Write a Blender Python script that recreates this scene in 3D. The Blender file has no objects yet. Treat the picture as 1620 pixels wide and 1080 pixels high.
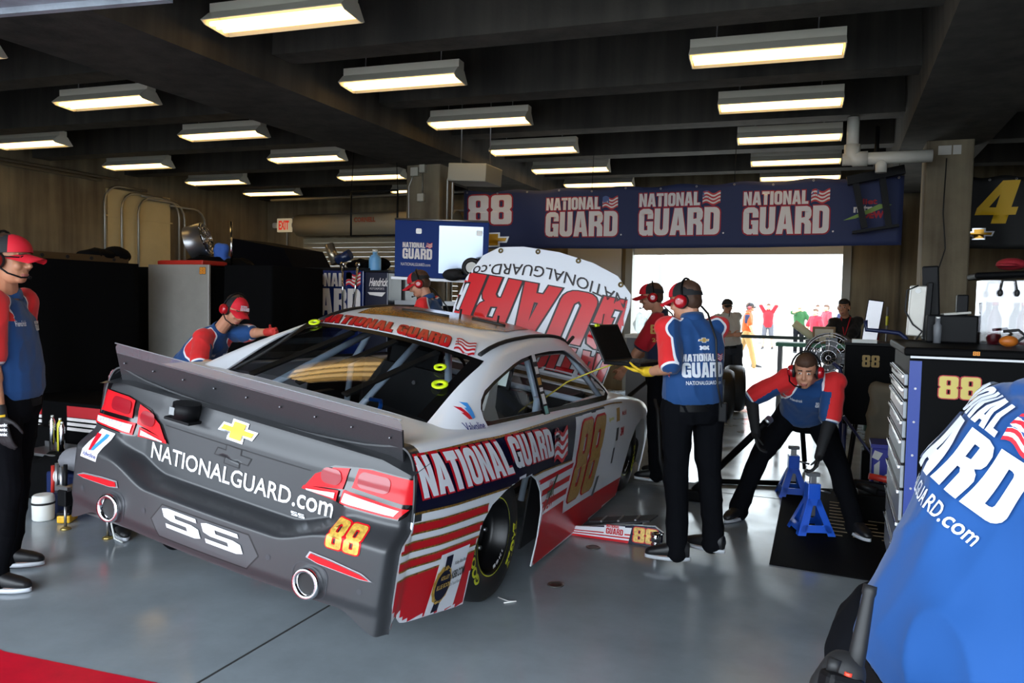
import bpy, bmesh, math, random
from mathutils import Vector, Matrix, noise
from mathutils.bvhtree import BVHTree
from mathutils.geometry import tessellate_polygon
PI = math.pi
random.seed(7)
SC = bpy.context.scene
COL = SC.collection
# ---------------------------------------------------------------- camera
cam = bpy.data.cameras.new('camera'); camo = bpy.data.objects.new('camera', cam); COL.objects.link(camo)
cam.sensor_width = 36.0; cam.lens = 27.5; cam.clip_start = 0.05; cam.clip_end = 400
R0 = Vector((0.92416, 0.38145, 0.02050)); R1 = Vector((0.03866, -0.04001, -0.99845)); R2 = Vector((-0.38004, 0.92352, -0.05172))
mw = Matrix.Identity(4)
for i in range(3):
    mw[i][0] = R0[i]; mw[i][1] = -R1[i]; mw[i][2] = -R2[i]
mw[2][3] = 1.62
camo.matrix_world = mw
SC.camera = camo
# ---------------------------------------------------------------- sky, sun, exposure
SC.view_settings.view_transform = 'Standard'; SC.view_settings.look = 'None'
SC.view_settings.exposure = 0.12; SC.view_settings.gamma = 1.0
w = bpy.data.worlds.new('sky'); SC.world = w; w.use_nodes = True
bg = w.node_tree.nodes['Background']
bg.inputs['Color'].default_value = (0.80, 0.90, 1.0, 1); bg.inputs['Strength'].default_value = 8.5
sun = bpy.data.lights.new('sun', 'SUN'); suno = bpy.data.objects.new('sun', sun); COL.objects.link(suno)
sun.energy = 3.0; sun.angle = 0.01; sun.color = (1, .95, .88)
suno.rotation_euler = Vector((-.6, .2, -.75)).to_track_quat('-Z', 'Y').to_euler()
def portal(name, loc, rot, sx, sy):
    l = bpy.data.lights.new(name, 'AREA'); l.shape = 'RECTANGLE'; l.size = sx; l.size_y = sy
    o = bpy.data.objects.new(name, l); COL.objects.link(o); o.location = loc; o.rotation_euler = rot
    l.cycles.is_portal = True
portal('front_portal', (-2.8, -1.2, 1.8), (PI/2, 0, PI), 10.4, 3.6)
portal('door_portal', (-1.67, 14.3, 1.3), (PI/2, 0, 0), 3.5, 2.5)
TUBE = 4.5   # brightness of the ceiling tubes
SC.cycles.use_denoising = True
SC.cycles.max_bounces = 7; SC.cycles.diffuse_bounces = 3; SC.cycles.glossy_bounces = 3
SC.cycles.transparent_max_bounces = 12; SC.cycles.caustics_reflective = False; SC.cycles.caustics_refractive = False
SC.cycles.sample_clamp_indirect = 6.0
# ---------------------------------------------------------------- materials
def lin(c):
    if isinstance(c, str):
        c = [int(c[i:i+2], 16)/255 for i in (0, 2, 4)]
    return tuple((x/12.92 if x <= .04045 else ((x+.055)/1.055)**2.4) for x in c[:3]) + (1,)
_M = {}
def mat(name, col='808080', rough=.5, metal=0., coat=0., emit=None, es=1., noise_s=0., noise_a=0., bump=0., bump_s=40., spec=.5, sheen=0., n2=None):
    """Principled material; optional procedural mottling (noise_s scale, noise_a amount) and bump."""
    if name in _M: return _M[name]
    m = bpy.data.materials.new(name); m.use_nodes = True
    t = m.node_tree; b = t.nodes['Principled BSDF']
    c = lin(col)
    b.inputs['Base Color'].default_value = c
    b.inputs['Roughness'].default_value = rough; b.inputs['Metallic'].default_value = metal
    b.inputs['Coat Weight'].default_value = coat; b.inputs['Coat Roughness'].default_value = .05
    b.inputs['Specular IOR Level'].default_value = spec
    if sheen: b.inputs['Sheen Weight'].default_value = sheen
    if emit:
        b.inputs['Emission Color'].default_value = lin(emit); b.inputs['Emission Strength'].default_value = es
    m.diffuse_color = c
    if noise_a or bump:
        tc = t.nodes.new('ShaderNodeTexCoord')
    if noise_a:
        n = t.nodes.new('ShaderNodeTexNoise'); n.inputs['Scale'].default_value = noise_s; n.inputs['Detail'].default_value = 6
        n.inputs['Roughness'].default_value = .65
        t.links.new(tc.outputs['Object'], n.inputs['Vector'])
        r = t.nodes.new('ShaderNodeValToRGB')
        r.color_ramp.elements[0].position = .3; r.color_ramp.elements[1].position = .7
        c2 = lin(n2) if n2 else tuple(x*(1-noise_a) for x in c[:3])+(1,)
        c3 = tuple(min(1, x*(1+noise_a*.6)) for x in c[:3])+(1,)
        r.color_ramp.elements[0].color = c2; r.color_ramp.elements[1].color = c3
        t.links.new(n.outputs['Fac'], r.inputs['Fac']); t.links.new(r.outputs['Color'], b.inputs['Base Color'])
    if bump:
        n = t.nodes.new('ShaderNodeTexNoise'); n.inputs['Scale'].default_value = bump_s; n.inputs['Detail'].default_value = 4
        t.links.new(tc.outputs['Object'], n.inputs['Vector'])
        bp = t.nodes.new('ShaderNodeBump'); bp.inputs['Strength'].default_value = bump; bp.inputs['Distance'].default_value = .02
        t.links.new(n.outputs['Fac'], bp.inputs['Height']); t.links.new(bp.outputs['Normal'], b.inputs['Normal'])
    _M[name] = m
    return m
def glass(name, col='ffffff', fac=.04, rough=.02, tint=1.):
    """Thin clear sheet: see-through with a Fresnel reflection."""
    if name in _M: return _M[name]
    m = bpy.data.materials.new(name); m.use_nodes = True; t = m.node_tree
    t.nodes.clear()
    o = t.nodes.new('ShaderNodeOutputMaterial'); mx = t.nodes.new('ShaderNodeMixShader')
    tr = t.nodes.new('ShaderNodeBsdfTransparent'); g = t.nodes.new('ShaderNodeBsdfGlossy'); lw = t.nodes.new('ShaderNodeLayerWeight'); pw = t.nodes.new('ShaderNodeMath'); f = t.nodes.new('ShaderNodeMath')
    c = lin(col); tr.inputs['Color'].default_value = tuple(x*tint for x in c[:3])+(1,)
    g.inputs['Roughness'].default_value = rough; lw.inputs['Blend'].default_value = .5
    pw.operation = 'POWER'; pw.inputs[1].default_value = 4.; t.links.new(lw.outputs['Facing'], pw.inputs[0])
    f.operation = 'MULTIPLY_ADD'; f.inputs[1].default_value = .8; f.inputs[2].default_value = max(.02, .04+fac*.3); f.use_clamp = True; t.links.new(pw.outputs[0], f.inputs[0])
    t.links.new(f.outputs[0], mx.inputs[0]); t.links.new(tr.outputs[0], mx.inputs[1]); t.links.new(g.outputs[0], mx.inputs[2])
    t.links.new(mx.outputs[0], o.inputs['Surface'])
    _M[name] = m
    return m
# ---------------------------------------------------------------- mesh builder
def V(*a): return Vector(a)
def frame(z, up=None):
    z = Vector(z).normalized(); up = Vector(up) if up else (V(0, 0, 1) if abs(z.z) < .95 else V(0, 1, 0))
    x = up.cross(z).normalized(); return x, z.cross(x), z
class MB:
    def __init__(s): s.v = []; s.f = []; s.m = []; s.sm = []
    def add(s, vs, fs, mi=0, smooth=False, T=None):
        b = len(s.v)
        s.v += [(T @ Vector(p) if T else Vector(p)) for p in vs]
        s.f += [tuple(i+b for i in f) for f in fs]; s.m += [mi]*len(fs); s.sm += [smooth]*len(fs)
        return s
    def box(s, c, d, mi=0, rot=None, bev=0., T=None):
        """box centre c, size d, optional Euler rot, chamfered edges"""
        bm = bmesh.new(); bmesh.ops.create_cube(bm, size=1)
        for q in bm.verts: q.co = V(q.co.x*d[0], q.co.y*d[1], q.co.z*d[2])
        if bev:
            bmesh.ops.bevel(bm, geom=bm.edges[:], offset=min(bev, min(d)*.45), segments=2, affect='EDGES', profile=.5)
        Rm = Matrix.Translation(c) @ (rot if isinstance(rot, Matrix) else (Matrix.Identity(4) if rot is None else __import__('mathutils').Euler(rot).to_matrix().to_4x4()))
        if T: Rm = T @ Rm
        bm.verts.index_update()
        s.add([q.co.copy() for q in bm.verts], [[q.index for q in f.verts] for f in bm.faces], mi, False, Rm); bm.free(); return s
    def bb(s, x0, x1, y0, y1, z0, z1, mi=0, bev=0., T=None):
        return s.box(((x0+x1)/2, (y0+y1)/2, (z0+z1)/2), (abs(x1-x0), abs(y1-y0), abs(z1-z0)), mi, None, bev, T)
    def rings(s, R, mi=0, smooth=True, cap=True, close=True, T=None):
        n = len(R[0]); vs = [p for r in R for p in r]; fs = []
        for i in range(len(R)-1):
            for j in range(n if close else n-1):
                k = (j+1) % n; fs.append((i*n+j, i*n+k, (i+1)*n+k, (i+1)*n+j))
        s.add(vs, fs, mi, smooth, T)
        if cap:
            b = len(s.v)-len(vs)
            s.f += [tuple(b+j for j in reversed(range(n))), tuple(b+(len(R)-1)*n+j for j in range(n))]; s.m += [mi]*2; s.sm += [False]*2
        return s
    def cyl(s, p0, p1, r0, r1=None, mi=0, n=16, cap=True, smooth=True, T=None):
        r1 = r0 if r1 is None else r1; p0 = Vector(p0); p1 = Vector(p1); x, y, z = frame(p1-p0)
        return s.rings([[p+(x*math.cos(2*PI*j/n)+y*math.sin(2*PI*j/n))*r for j in range(n)] for p, r in ((p0, r0), (p1, r1))], mi, smooth, cap, True, T)
    def lathe(s, prof, o=(0, 0, 0), axis=(0, 0, 1), mi=0, n=24, cap=True, T=None, smooth=True):
        """prof: list of (radius, along)"""
        o = Vector(o); x, y, z = frame(axis)
        return s.rings([[o+z*h+(x*math.cos(2*PI*j/n)+y*math.sin(2*PI*j/n))*max(r, 1e-4) for j in range(n)] for r, h in prof], mi, smooth, cap, True, T)
    def tube(s, pts, r, mi=0, n=8, cap=True, T=None, rr=None):
        pts = [Vector(p) for p in pts]; R = []; x = None
        for i, p in enumerate(pts):
            d = (pts[min(i+1, len(pts)-1)]-pts[max(i-1, 0)]).normalized()
            if x is None: x, y, _ = frame(d)
            else:
                x = (x-d*x.dot(d)).normalized(); y = d.cross(x)
            q = rr[i] if rr else r
            R.append([p+(x*math.cos(2*PI*j/n)+y*math.sin(2*PI*j/n))*q for j in range(n)])
        return s.rings(R, mi, True, cap, True, T)
    def ell(s, c, r, mi=0, n=16, m=10, T=None, rot=None):
        c = Vector(c); R = []
        for i in range(m+1):
            a = -PI/2+PI*i/m; ca = max(math.cos(a), 1e-3)
            ring = []
            for j in range(n):
                p = V(r[0]*ca*math.cos(2*PI*j/n), r[1]*ca*math.sin(2*PI*j/n), r[2]*math.sin(a))
                ring.append(c+(rot @ p if rot else p))
            R.append(ring)
        return s.rings(R, mi, True, True, True, T)
    def prism(s, poly, o, u, v, d, mi=0, T=None):
        """polygon (2D list) in frame o,u,v extruded along d (Vector)"""
        o = Vector(o); u = Vector(u); v = Vector(v); d = Vector(d); n = len(poly)
        a = [o+u*x+v*y for x, y in poly]; b = [p+d for p in a]
        tri = tessellate_polygon([[Vector((x, y, 0)) for x, y in poly]])
        fs = [tuple(t) for t in tri]+[tuple(i+n for i in reversed(t)) for t in tri]+[(i, (i+1) % n, n+(i+1) % n, n+i) for i in range(n)]
        return s.add(a+b, fs, mi, False, T)
    def grid(s, fn, nu, nv, mi=0, smooth=True, T=None):
        vs = [fn(i/nu, j/nv) for j in range(nv+1) for i in range(nu+1)]
        fs = [(j*(nu+1)+i, j*(nu+1)+i+1, (j+1)*(nu+1)+i+1, (j+1)*(nu+1)+i) for j in range(nv) for i in range(nu)]
        return s.add(vs, fs, mi, smooth, T)
    def mesh(s, name):
        me = bpy.data.meshes.new(name); me.from_pydata([tuple(p) for p in s.v], [], s.f)
        me.polygons.foreach_set('material_index', s.m); me.polygons.foreach_set('use_smooth', s.sm); me.update()
        return me
    def build(s, name, mats, parent=None, fix=True, loc=None, rot=None):
        me = s.mesh(name)
        if fix:
            bm = bmesh.new(); bm.from_mesh(me); bmesh.ops.recalc_face_normals(bm, faces=bm.faces[:]); bm.to_mesh(me); bm.free()
        for m in (mats if isinstance(mats, (list, tuple)) else [mats]): me.materials.append(m)
        return link(name, me, parent, loc, rot)
def link(name, me, parent=None, loc=None, rot=None):
    o = bpy.data.objects.new(name, me); COL.objects.link(o)
    if parent: o.parent = parent
    if loc: o.location = loc
    if rot: o.rotation_euler = rot
    return o
def tag(o, label, cat, group=None, kind=None):
    o['label'] = label; o['category'] = cat
    if group: o['group'] = group
    if kind: o['kind'] = kind
    return o
def thing(name, label, cat, loc=(0, 0, 0), rz=0., group=None, rot=None):
    o = bpy.data.objects.new(name, None); COL.objects.link(o); o.empty_display_size = .1
    o.location = loc; o.rotation_euler = rot if rot else (0, 0, rz)
    return tag(o, label, cat, group)
def struct(o): o['kind'] = 'structure'; return o
def copy_tree(o, parent=None):
    c = o.copy(); COL.objects.link(c)
    if parent: c.parent = parent
    for ch in list(o.children): copy_tree(ch, c)
    return c
def evalmesh(me, mods, name='tmp'):
    """apply modifiers (list of (type, dict)) to a mesh, returns new mesh"""
    o = bpy.data.objects.new(name, me); COL.objects.link(o)
    for t, kw in mods:
        md = o.modifiers.new(t, t)
        for k, v in kw.items(): setattr(md, k, v)
    dg = bpy.context.evaluated_depsgraph_get(); dg.update()
    r = bpy.data.meshes.new_from_object(o.evaluated_get(dg), preserve_all_data_layers=True, depsgraph=dg)
    bpy.data.objects.remove(o); r.name = name
    return r
def smoothed(me, ang=None):
    me.polygons.foreach_set('use_smooth', [True]*len(me.polygons))
    if ang: me.set_sharp_from_angle(angle=math.radians(ang))
    return me
# ---------------------------------------------------------------- lettering: block letters, plain font, flags
def rr(x0, y0, x1, y1, r, n=4):
    rs = (r,)*4 if not isinstance(r, tuple) else r  # bl br tr tl
    out = []
    for (cx, cy, a), q in zip(((x0, y0, PI), (x1, y0, 1.5*PI), (x1, y1, 0), (x0, y1, .5*PI)), rs):
        if q == 0: out.append((cx, cy)); continue
        ox = cx+(q if cx == x0 else -q); oy = cy+(q if cy == y0 else -q)
        for i in range(n+1):
            t = a+PI/2*i/n; out.append((ox+q*math.cos(t), oy+q*math.sin(t)))
    return out
def _cut(outer_r, x1):  # letter U
    o = rr(0, 0, x1, 1, (.2, .2, 0, 0)); k = o.index((x1, 1))
    return o[:k+1]+[(x1-.22, 1), (x1-.22, .25), (x1/2, .18), (.22, .25), (.22, 1)]+o[k+1:]
GL = {
 'I': (.24, [rr(0, 0, .24, 1, 0)]),
 'L': (.46, [[(0, 0), (.46, 0), (.46, .2), (.24, .2), (.24, 1), (0, 1)]]),
 'T': (.52, [[(.14, 0), (.38, 0), (.38, .8), (.52, .8), (.52, 1), (0, 1), (0, .8), (.14, .8)]]),
 'N': (.58, [[(0, 0), (.21, 0), (.21, .55), (.37, 0), (.58, 0), (.58, 1), (.37, 1), (.37, .45), (.21, 1), (0, 1)]]),
 'A': (.62, [[(0, 0), (.22, 0), (.25, .18), (.37, .18), (.4, 0), (.62, 0), (.46, 1), (.16, 1)], [(.275, .36), (.345, .36), (.31, .74)]]),
 'O': (.56, [rr(0, 0, .56, 1, .2), rr(.22, .18, .34, .82, .06, 2)]),
 'U': (.56, [_cut(.2, .56)]),
 'D': (.57, [rr(0, 0, .57, 1, (0, .2, .2, 0)), rr(.23, .19, .35, .81, (0, .06, .06, 0), 2)]),
 'R': (.58, [[(0, 0), (.23, 0), (.23, .4), (.3, .4), (.35, .34), (.35, 0), (.58, 0), (.58, .36), (.54, .46), (.48, .51), (.55, .57), (.58, .66), (.58, .82), (.53, .95), (.42, 1), (0, 1)], [(.23, .58), (.35, .6), (.35, .82), (.23, .82)]]),
 'G': (.57, [[(.57, .62), (.57, .8), (.53, .93), (.4, 1), (.17, 1), (.04, .93), (0, .8), (0, .2), (.04, .07), (.17, 0), (.32, 0), (.36, .06), (.38, 0), (.57, 0), (.57, .52), (.3, .52), (.3, .37), (.35, .37), (.35, .2), (.22, .2), (.22, .8), (.35, .8), (.35, .62)]]),
 '8': (.6, [[(.1, 0), (.5, 0), (.57, .03), (.6, .1), (.6, .42), (.54, .5), (.6, .58), (.6, .9), (.57, .97), (.5, 1), (.1, 1), (.03, .97), (0, .9), (0, .58), (.06, .5), (0, .42), (0, .1), (.03, .03)], rr(.23, .17, .37, .42, .03, 1), rr(.23, .58, .37, .83, .03, 1)]),
 '4': (.62, [[(.29, 0), (.52, 0), (.52, .2), (.62, .2), (.62, .38), (.52, .38), (.52, 1), (.26, 1), (0, .36), (0, .2), (.29, .2)], [(.18, .38), (.29, .38), (.29, .68)]]),
 'S': (.56, [[(0, 0), (.46, 0), (.56, .1), (.56, .5), (.46, .6), (.2, .6), (.2, .8), (.56, .8), (.56, 1), (.1, 1), (0, .9), (0, .5), (.1, .4), (.36, .4), (.36, .2), (0, .2)]]),
}
def area(p): return sum(p[i][0]*p[(i+1) % len(p)][1]-p[(i+1) % len(p)][0]*p[i][1] for i in range(len(p)))/2
def offset(p, d):
    """grow (d>0) a polygon outline"""
    s = 1 if area(p) > 0 else -1; n = len(p); out = []
    for i in range(n):
        a, b, c = Vector(p[i-1]), Vector(p[i]), Vector(p[(i+1) % n])
        e1 = (b-a); e2 = (c-b)
        if e1.length < 1e-6 or e2.length < 1e-6: out.append(tuple(b)); continue
        e1.normalize(); e2.normalize()
        n1 = Vector((e1.y, -e1.x))*s; n2 = Vector((e2.y, -e2.x))*s; m = n1+n2
        if m.length < 1e-3: m = n1.copy()
        m.normalize(); k = d/max(.45, m.dot(n1)); out.append((b.x+m.x*k, b.y+m.y*k))
    return out
class Shape:
    """flat lettering: 2D points and faces"""
    def __init__(s, v=(), f=()): s.v = list(v); s.f = list(f)
    def add(s, v, f):
        b = len(s.v); s.v += list(v); s.f += [tuple(i+b for i in q) for q in f]; return s
    def poly(s, cs):
        tri = tessellate_polygon([[Vector((x, y, 0)) for x, y in c] for c in cs]); return s.add([q for c in cs for q in c], tri)
    def map(s, fn): return Shape([fn(x, y) for x, y in s.v], s.f)
    def bb(s):
        xs = [q[0] for q in s.v]; ys = [q[1] for q in s.v]; return min(xs), min(ys), max(xs), max(ys)
    def fit(s, x, y, w=None, h=None):
        a, b, c, d = s.bb(); kx = w/(c-a) if w else h/(d-b); ky = h/(d-b) if h else kx
        return s.map(lambda p, q: (x+(p-a)*kx, y+(q-b)*ky))
    def shear(s, k): return s.map(lambda p, q: (p+k*q, q))
def block(text, grow=0., gap=.05, space=.22):
    x = 0; S = Shape()
    for ch in text:
        if ch == ' ': x += space; continue
        w_, cs = GL[ch]
        cs = [[(p+x, q) for p, q in (offset(c, grow if k == 0 else -min(grow, .035)) if grow else c)] for k, c in enumerate(cs)]
        S.poly(cs); x += w_+gap
    return S
_F = {}
def font(text, bold=0., res=3):
    k = (text, bold)
    if k not in _F:
        c = bpy.data.curves.new('t', 'FONT'); c.body = text; c.size = 1; c.offset = bold; c.resolution_u = res; c.fill_mode = 'FRONT'
        me = evalmesh(c, []); _F[k] = ([(q.co.x, q.co.y) for q in me.vertices], [tuple(p.vertices) for p in me.polygons])
        bpy.data.meshes.remove(me)
    return Shape(*_F[k])
def flag(x, y, w_, h_, wave=.12, n=10, red=1, white=0, blue=2):
    """waving flag: list of (shape, colour index)"""
    def wv(u): return math.sin(u*2*PI*1.25)*wave*h_
    out = []
    for k in range(7):
        S = Shape(); y0 = y+h_*k/7; y1 = y+h_*(k+1)/7
        vs = [(x+w_*i/n, y0+wv(i/n)) for i in range(n+1)]+[(x+w_*i/n, y1+wv(i/n)) for i in range(n+1)]
        S.add(vs, [(i, i+1, n+2+i, n+1+i) for i in range(n)]); out.append((S, red if k % 2 == 0 else white))
    S = Shape(); m = 4
    vs = [(x+w_*.42*i/m, y+h_*.45+wv(.42*i/m)) for i in range(m+1)]+[(x+w_*.42*i/m, y+h_+wv(.42*i/m)) for i in range(m+1)]
    S.add(vs, [(i, i+1, m+2+i, m+1+i) for i in range(m)]); out.append((S, blue))
    return out
def logo(main=0, edge=None, grow=.06, fl=True, red=1, blue=2, white=0):
    """stacked two-line emblem, 1 wide; list of (shape, colour, layer)"""
    out = []
    a = block('NATIONAL').fit(.0, .36, .76, .165); b = block('GUARD').fit(0, 0, 1, .335)
    if edge is not None:
        out += [(block('NATIONAL', grow).fit(-.012, .348, .784, .19), edge, 0), (block('GUARD', grow*.6).fit(-.015, -.015, 1.03, .365), edge, 0)]
    out += [(a, main, 1), (b, main, 1)]
    if fl: out += [(s, c, 1) for s, c in flag(.79, .37, .21, .15, red=red, blue=blue, white=white)]
    return out
def decal_flat(parts, o, u, v, mats, name, parent=None, lift=.0015, scale=1.):
    """flat sticker in the plane o + x u + y v"""
    o = Vector(o); u = Vector(u).normalized(); v = Vector(v).normalized(); nn = u.cross(v).normalized(); mb = MB()
    for p in parts:
        S, c = p[0], p[1]; L = p[2] if len(p) > 2 else 0
        mb.add([o+u*(x*scale)+v*(y*scale)+nn*(lift*(1+L)) for x, y in S.v], S.f, c)
    return mb.build(name, mats, parent, fix=False)
def decal_proj(parts, o, u, v, bvh, mats, name, parent=None, lift=.002, scale=1., step=.03, d=None, far=.6, xf=None, want=None):
    """sticker laid onto a curved surface along direction d"""
    o = Vector(o); u = Vector(u).normalized(); v = Vector(v); v = (v-u*v.dot(u)).normalized()
    d = Vector(d).normalized() if d else -(u.cross(v)).normalized(); mb = MB()
    for p in parts:
        S, c = p[0], p[1]; L = p[2] if len(p) > 2 else 0
        bm = bmesh.new(); vs = [bm.verts.new((x*scale, y*scale, 0)) for x, y in S.v]
        for q in S.f:
            try: bm.faces.new([vs[i] for i in q])
            except ValueError: pass
        xs = [q.co.x for q in bm.verts]; ys = [q.co.y for q in bm.verts]
        for ax, lo, hi in ((0, min(xs), max(xs)), (1, min(ys), max(ys))):
            k = math.floor(lo/step)+1
            while k*step < hi:
                pc = [0, 0, 0]; pn = [0, 0, 0]; pc[ax] = k*step; pn[ax] = 1
                bmesh.ops.bisect_plane(bm, geom=bm.verts[:]+bm.edges[:]+bm.faces[:], plane_co=pc, plane_no=pn, dist=1e-6); k += 1
        pts = []; bad = set()
        bm.verts.index_update()
        for q in bm.verts:
            P = o+u*q.co.x+v*q.co.y
            hit = bvh.ray_cast(P-d*far, d, far*2)
            if hit[0] is None:
                hit = bvh.find_nearest(P); bad.add(q.index)
            nn = hit[1] if hit[1].dot(d) < 0 else -hit[1]
            pts.append(hit[0]+nn*(lift*(1+L)))
        fs = [[q.index for q in f.verts] for f in bm.faces if not any(q.index in bad for q in f.verts)]
        mb.add(pts, fs, c, True); bm.free()
    return mb.build(name, mats, parent, fix=False)
def bvh_of(*meshes):
    vs = []; fs = []
    for me in meshes:
        b = len(vs); vs += [q.co.copy() for q in me.vertices]; fs += [tuple(i+b for i in p.vertices) for p in me.polygons]
    return BVHTree.FromPolygons(vs, fs)
# shared colours
WHITE = mat('white_print', 'e8e8ea', .4); RED = mat('red_print', 'c8142a', .4); NAVY = mat('navy_print', '14143a', .4)
BLACK = mat('black_rubber', '101012', .6); GOLD = mat('gold_print', 'c99a3c', .35, .3); CHROME = mat('chrome', 'd8d8dc', .12, 1.)
STEEL = mat('steel', '9a9a9c', .35, .9); BPLAST = mat('black_plastic', '0d0d0f', .5, spec=.15); YEL = mat('yellow_print', 'd8d23a', .5)
SKYB = mat('sky_blue_print', '3a8fd8', .4)
PRINT = [WHITE, RED, NAVY]
# ================================================================ the garage
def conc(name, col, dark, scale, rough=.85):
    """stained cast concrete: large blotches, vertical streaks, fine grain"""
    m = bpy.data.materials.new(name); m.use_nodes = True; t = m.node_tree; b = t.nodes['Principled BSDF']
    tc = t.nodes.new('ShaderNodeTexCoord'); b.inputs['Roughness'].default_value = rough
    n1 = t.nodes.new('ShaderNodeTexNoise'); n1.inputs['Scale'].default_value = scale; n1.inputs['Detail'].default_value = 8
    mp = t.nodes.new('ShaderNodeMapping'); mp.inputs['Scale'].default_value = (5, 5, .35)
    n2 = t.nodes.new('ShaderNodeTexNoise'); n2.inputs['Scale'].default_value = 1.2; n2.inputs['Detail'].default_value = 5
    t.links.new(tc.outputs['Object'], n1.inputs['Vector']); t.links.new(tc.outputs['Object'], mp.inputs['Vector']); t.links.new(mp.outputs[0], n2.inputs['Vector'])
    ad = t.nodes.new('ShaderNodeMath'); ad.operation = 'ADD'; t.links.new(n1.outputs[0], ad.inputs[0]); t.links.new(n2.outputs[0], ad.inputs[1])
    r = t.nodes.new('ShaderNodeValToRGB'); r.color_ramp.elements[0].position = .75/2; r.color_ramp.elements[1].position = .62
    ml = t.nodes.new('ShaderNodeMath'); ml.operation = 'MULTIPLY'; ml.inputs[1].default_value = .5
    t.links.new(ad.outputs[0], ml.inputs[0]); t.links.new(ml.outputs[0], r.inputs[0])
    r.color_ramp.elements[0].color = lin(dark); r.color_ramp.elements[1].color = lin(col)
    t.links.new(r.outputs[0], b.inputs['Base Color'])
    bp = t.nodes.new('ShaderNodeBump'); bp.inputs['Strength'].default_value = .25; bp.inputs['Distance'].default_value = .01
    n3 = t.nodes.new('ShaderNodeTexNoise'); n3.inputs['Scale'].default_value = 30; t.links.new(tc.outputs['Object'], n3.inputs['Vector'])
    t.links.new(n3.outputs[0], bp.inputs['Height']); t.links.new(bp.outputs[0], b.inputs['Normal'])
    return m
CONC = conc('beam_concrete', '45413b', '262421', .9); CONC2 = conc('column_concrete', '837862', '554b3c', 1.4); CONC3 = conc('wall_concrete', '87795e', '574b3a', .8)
FLOOR = mat('sealed_floor', '858d93', .22, noise_s=2.0, noise_a=.15, spec=.7)
fb = FLOOR.node_tree
# scuffs and oil spots on the floor, with gloss that follows the wear
_n = fb.nodes.new('ShaderNodeTexNoise'); _n.inputs['Scale'].default_value = 3.5; _n.inputs['Detail'].default_value = 8
_tc = fb.nodes.new('ShaderNodeTexCoord'); fb.links.new(_tc.outputs['Object'], _n.inputs['Vector'])
_r = fb.nodes.new('ShaderNodeMapRange'); _r.inputs[1].default_value = .35; _r.inputs[2].default_value = .65; _r.inputs[3].default_value = .13; _r.inputs[4].default_value = .24
fb.links.new(_n.outputs[0], _r.inputs[0]); fb.links.new(_r.outputs[0], fb.nodes['Principled BSDF'].inputs['Roughness'])
X0, X1, Y0, Y1 = -11.9, 12.0, -1.2, 14.3
struct(MB().bb(X0-.3, X1, Y0-1, Y1, -.2, 0).build('floor', FLOOR))
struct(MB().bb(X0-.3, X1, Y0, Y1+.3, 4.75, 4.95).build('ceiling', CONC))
struct(MB().bb(X0-.3, X0, Y0, Y1+.3, 0, 4.75).build('wall_left', CONC3))
struct(MB().bb(X1, X1+.3, Y0, Y1+.3, 0, 4.75).build('wall_right', CONC3))
mb = MB(); mb.bb(X0, -8, Y0-.2, Y0, 0, 4.75); mb.bb(2.4, X1, Y0-.2, Y0, 0, 4.75); mb.bb(-8, 2.4, Y0-.2, Y0, 3.6, 4.75)
struct(mb.build('wall_front', CONC3))
# back wall with the two roller-door openings
mb = MB()
DX0, DX1, DZ = -3.62, .22, 2.75
mb.bb(X0, -10.9, Y1, Y1+.3, 0, 4.75); mb.bb(-10.9, -7.1, Y1, Y1+.3, 2.9, 4.75); mb.bb(-7.1, DX0, Y1, Y1+.3, 0, 4.75); mb.bb(DX0, DX1, Y1, Y1+.3, DZ, 4.75)
mb.bb(DX1, X1, Y1, Y1+.3, 0, 4.75)
for x in (.9, 1.42): mb.bb(x, x+.06, Y1-.04, Y1, 0, 3.2)
struct(mb.build('wall_back', CONC3))
FRAME = mat('door_frame_paint', '8f8d84', .5)
mb = MB(); mb.bb(DX0, DX0+.13, Y1-.06, Y1+.34, 0, DZ); mb.bb(DX1-.13, DX1, Y1-.06, Y1+.34, 0, DZ)
struct(mb.build('trim_1', FRAME))
SHUT = mat('shutter_paint', 'a49c86', .5)
mb = MB()
for k in range(28): mb.bb(-10.9, -7.1, Y1-.03, Y1+.02+.012*(k % 2), .1*k+.1, .1*k+.195)
struct(mb.build('door_1', SHUT))
mb = MB(); mb.bb(DX0+.13, DX1-.13, Y1+.05, Y1+.1, 2.52, DZ); struct(mb.build('door_2', mat('pale_shutter', 'd8d6d0', .5)))
# ceiling joists (slightly skewed, as in the building) and the two girders along the bays
TILT = math.radians(3.6)
for k in range(6):
    y = 2.5+1.75*k+ (0 if k else 0)
    Tm = Matrix.Translation((0, y+1.7, 0)) @ Matrix.Rotation(TILT, 4, 'Z')
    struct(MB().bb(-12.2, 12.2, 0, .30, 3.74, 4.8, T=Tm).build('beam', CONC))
for k in (-2, -1, 6):
    y = 2.5+1.75*k; Tm = Matrix.Translation((0, y+1.7, 0)) @ Matrix.Rotation(TILT, 4, 'Z')
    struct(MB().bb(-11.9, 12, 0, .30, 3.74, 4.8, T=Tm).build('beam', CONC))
for xa, xb in ((-5.85, -4.68), (.63, 1.52), (7.0, 7.9)):
    mb = MB(); mb.prism([(xa, 3.5), (xb, 3.5), (xb+.06, 4.8), (xa-.06, 4.8)], (0, Y0, 0), (1, 0, 0), (0, 0, 1), (0, Y1-Y0, 0))
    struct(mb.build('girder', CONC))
mb = MB(); mb.bb(-5.68, -5.15, 9.75, 10.2, 0, 3.52, bev=.02); struct(mb.build('column', CONC2))
mb = MB(); mb.bb(.88, 1.35, 9.95, 10.45, 0, 3.52, bev=.02); struct(mb.build('column', CONC2))
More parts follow.
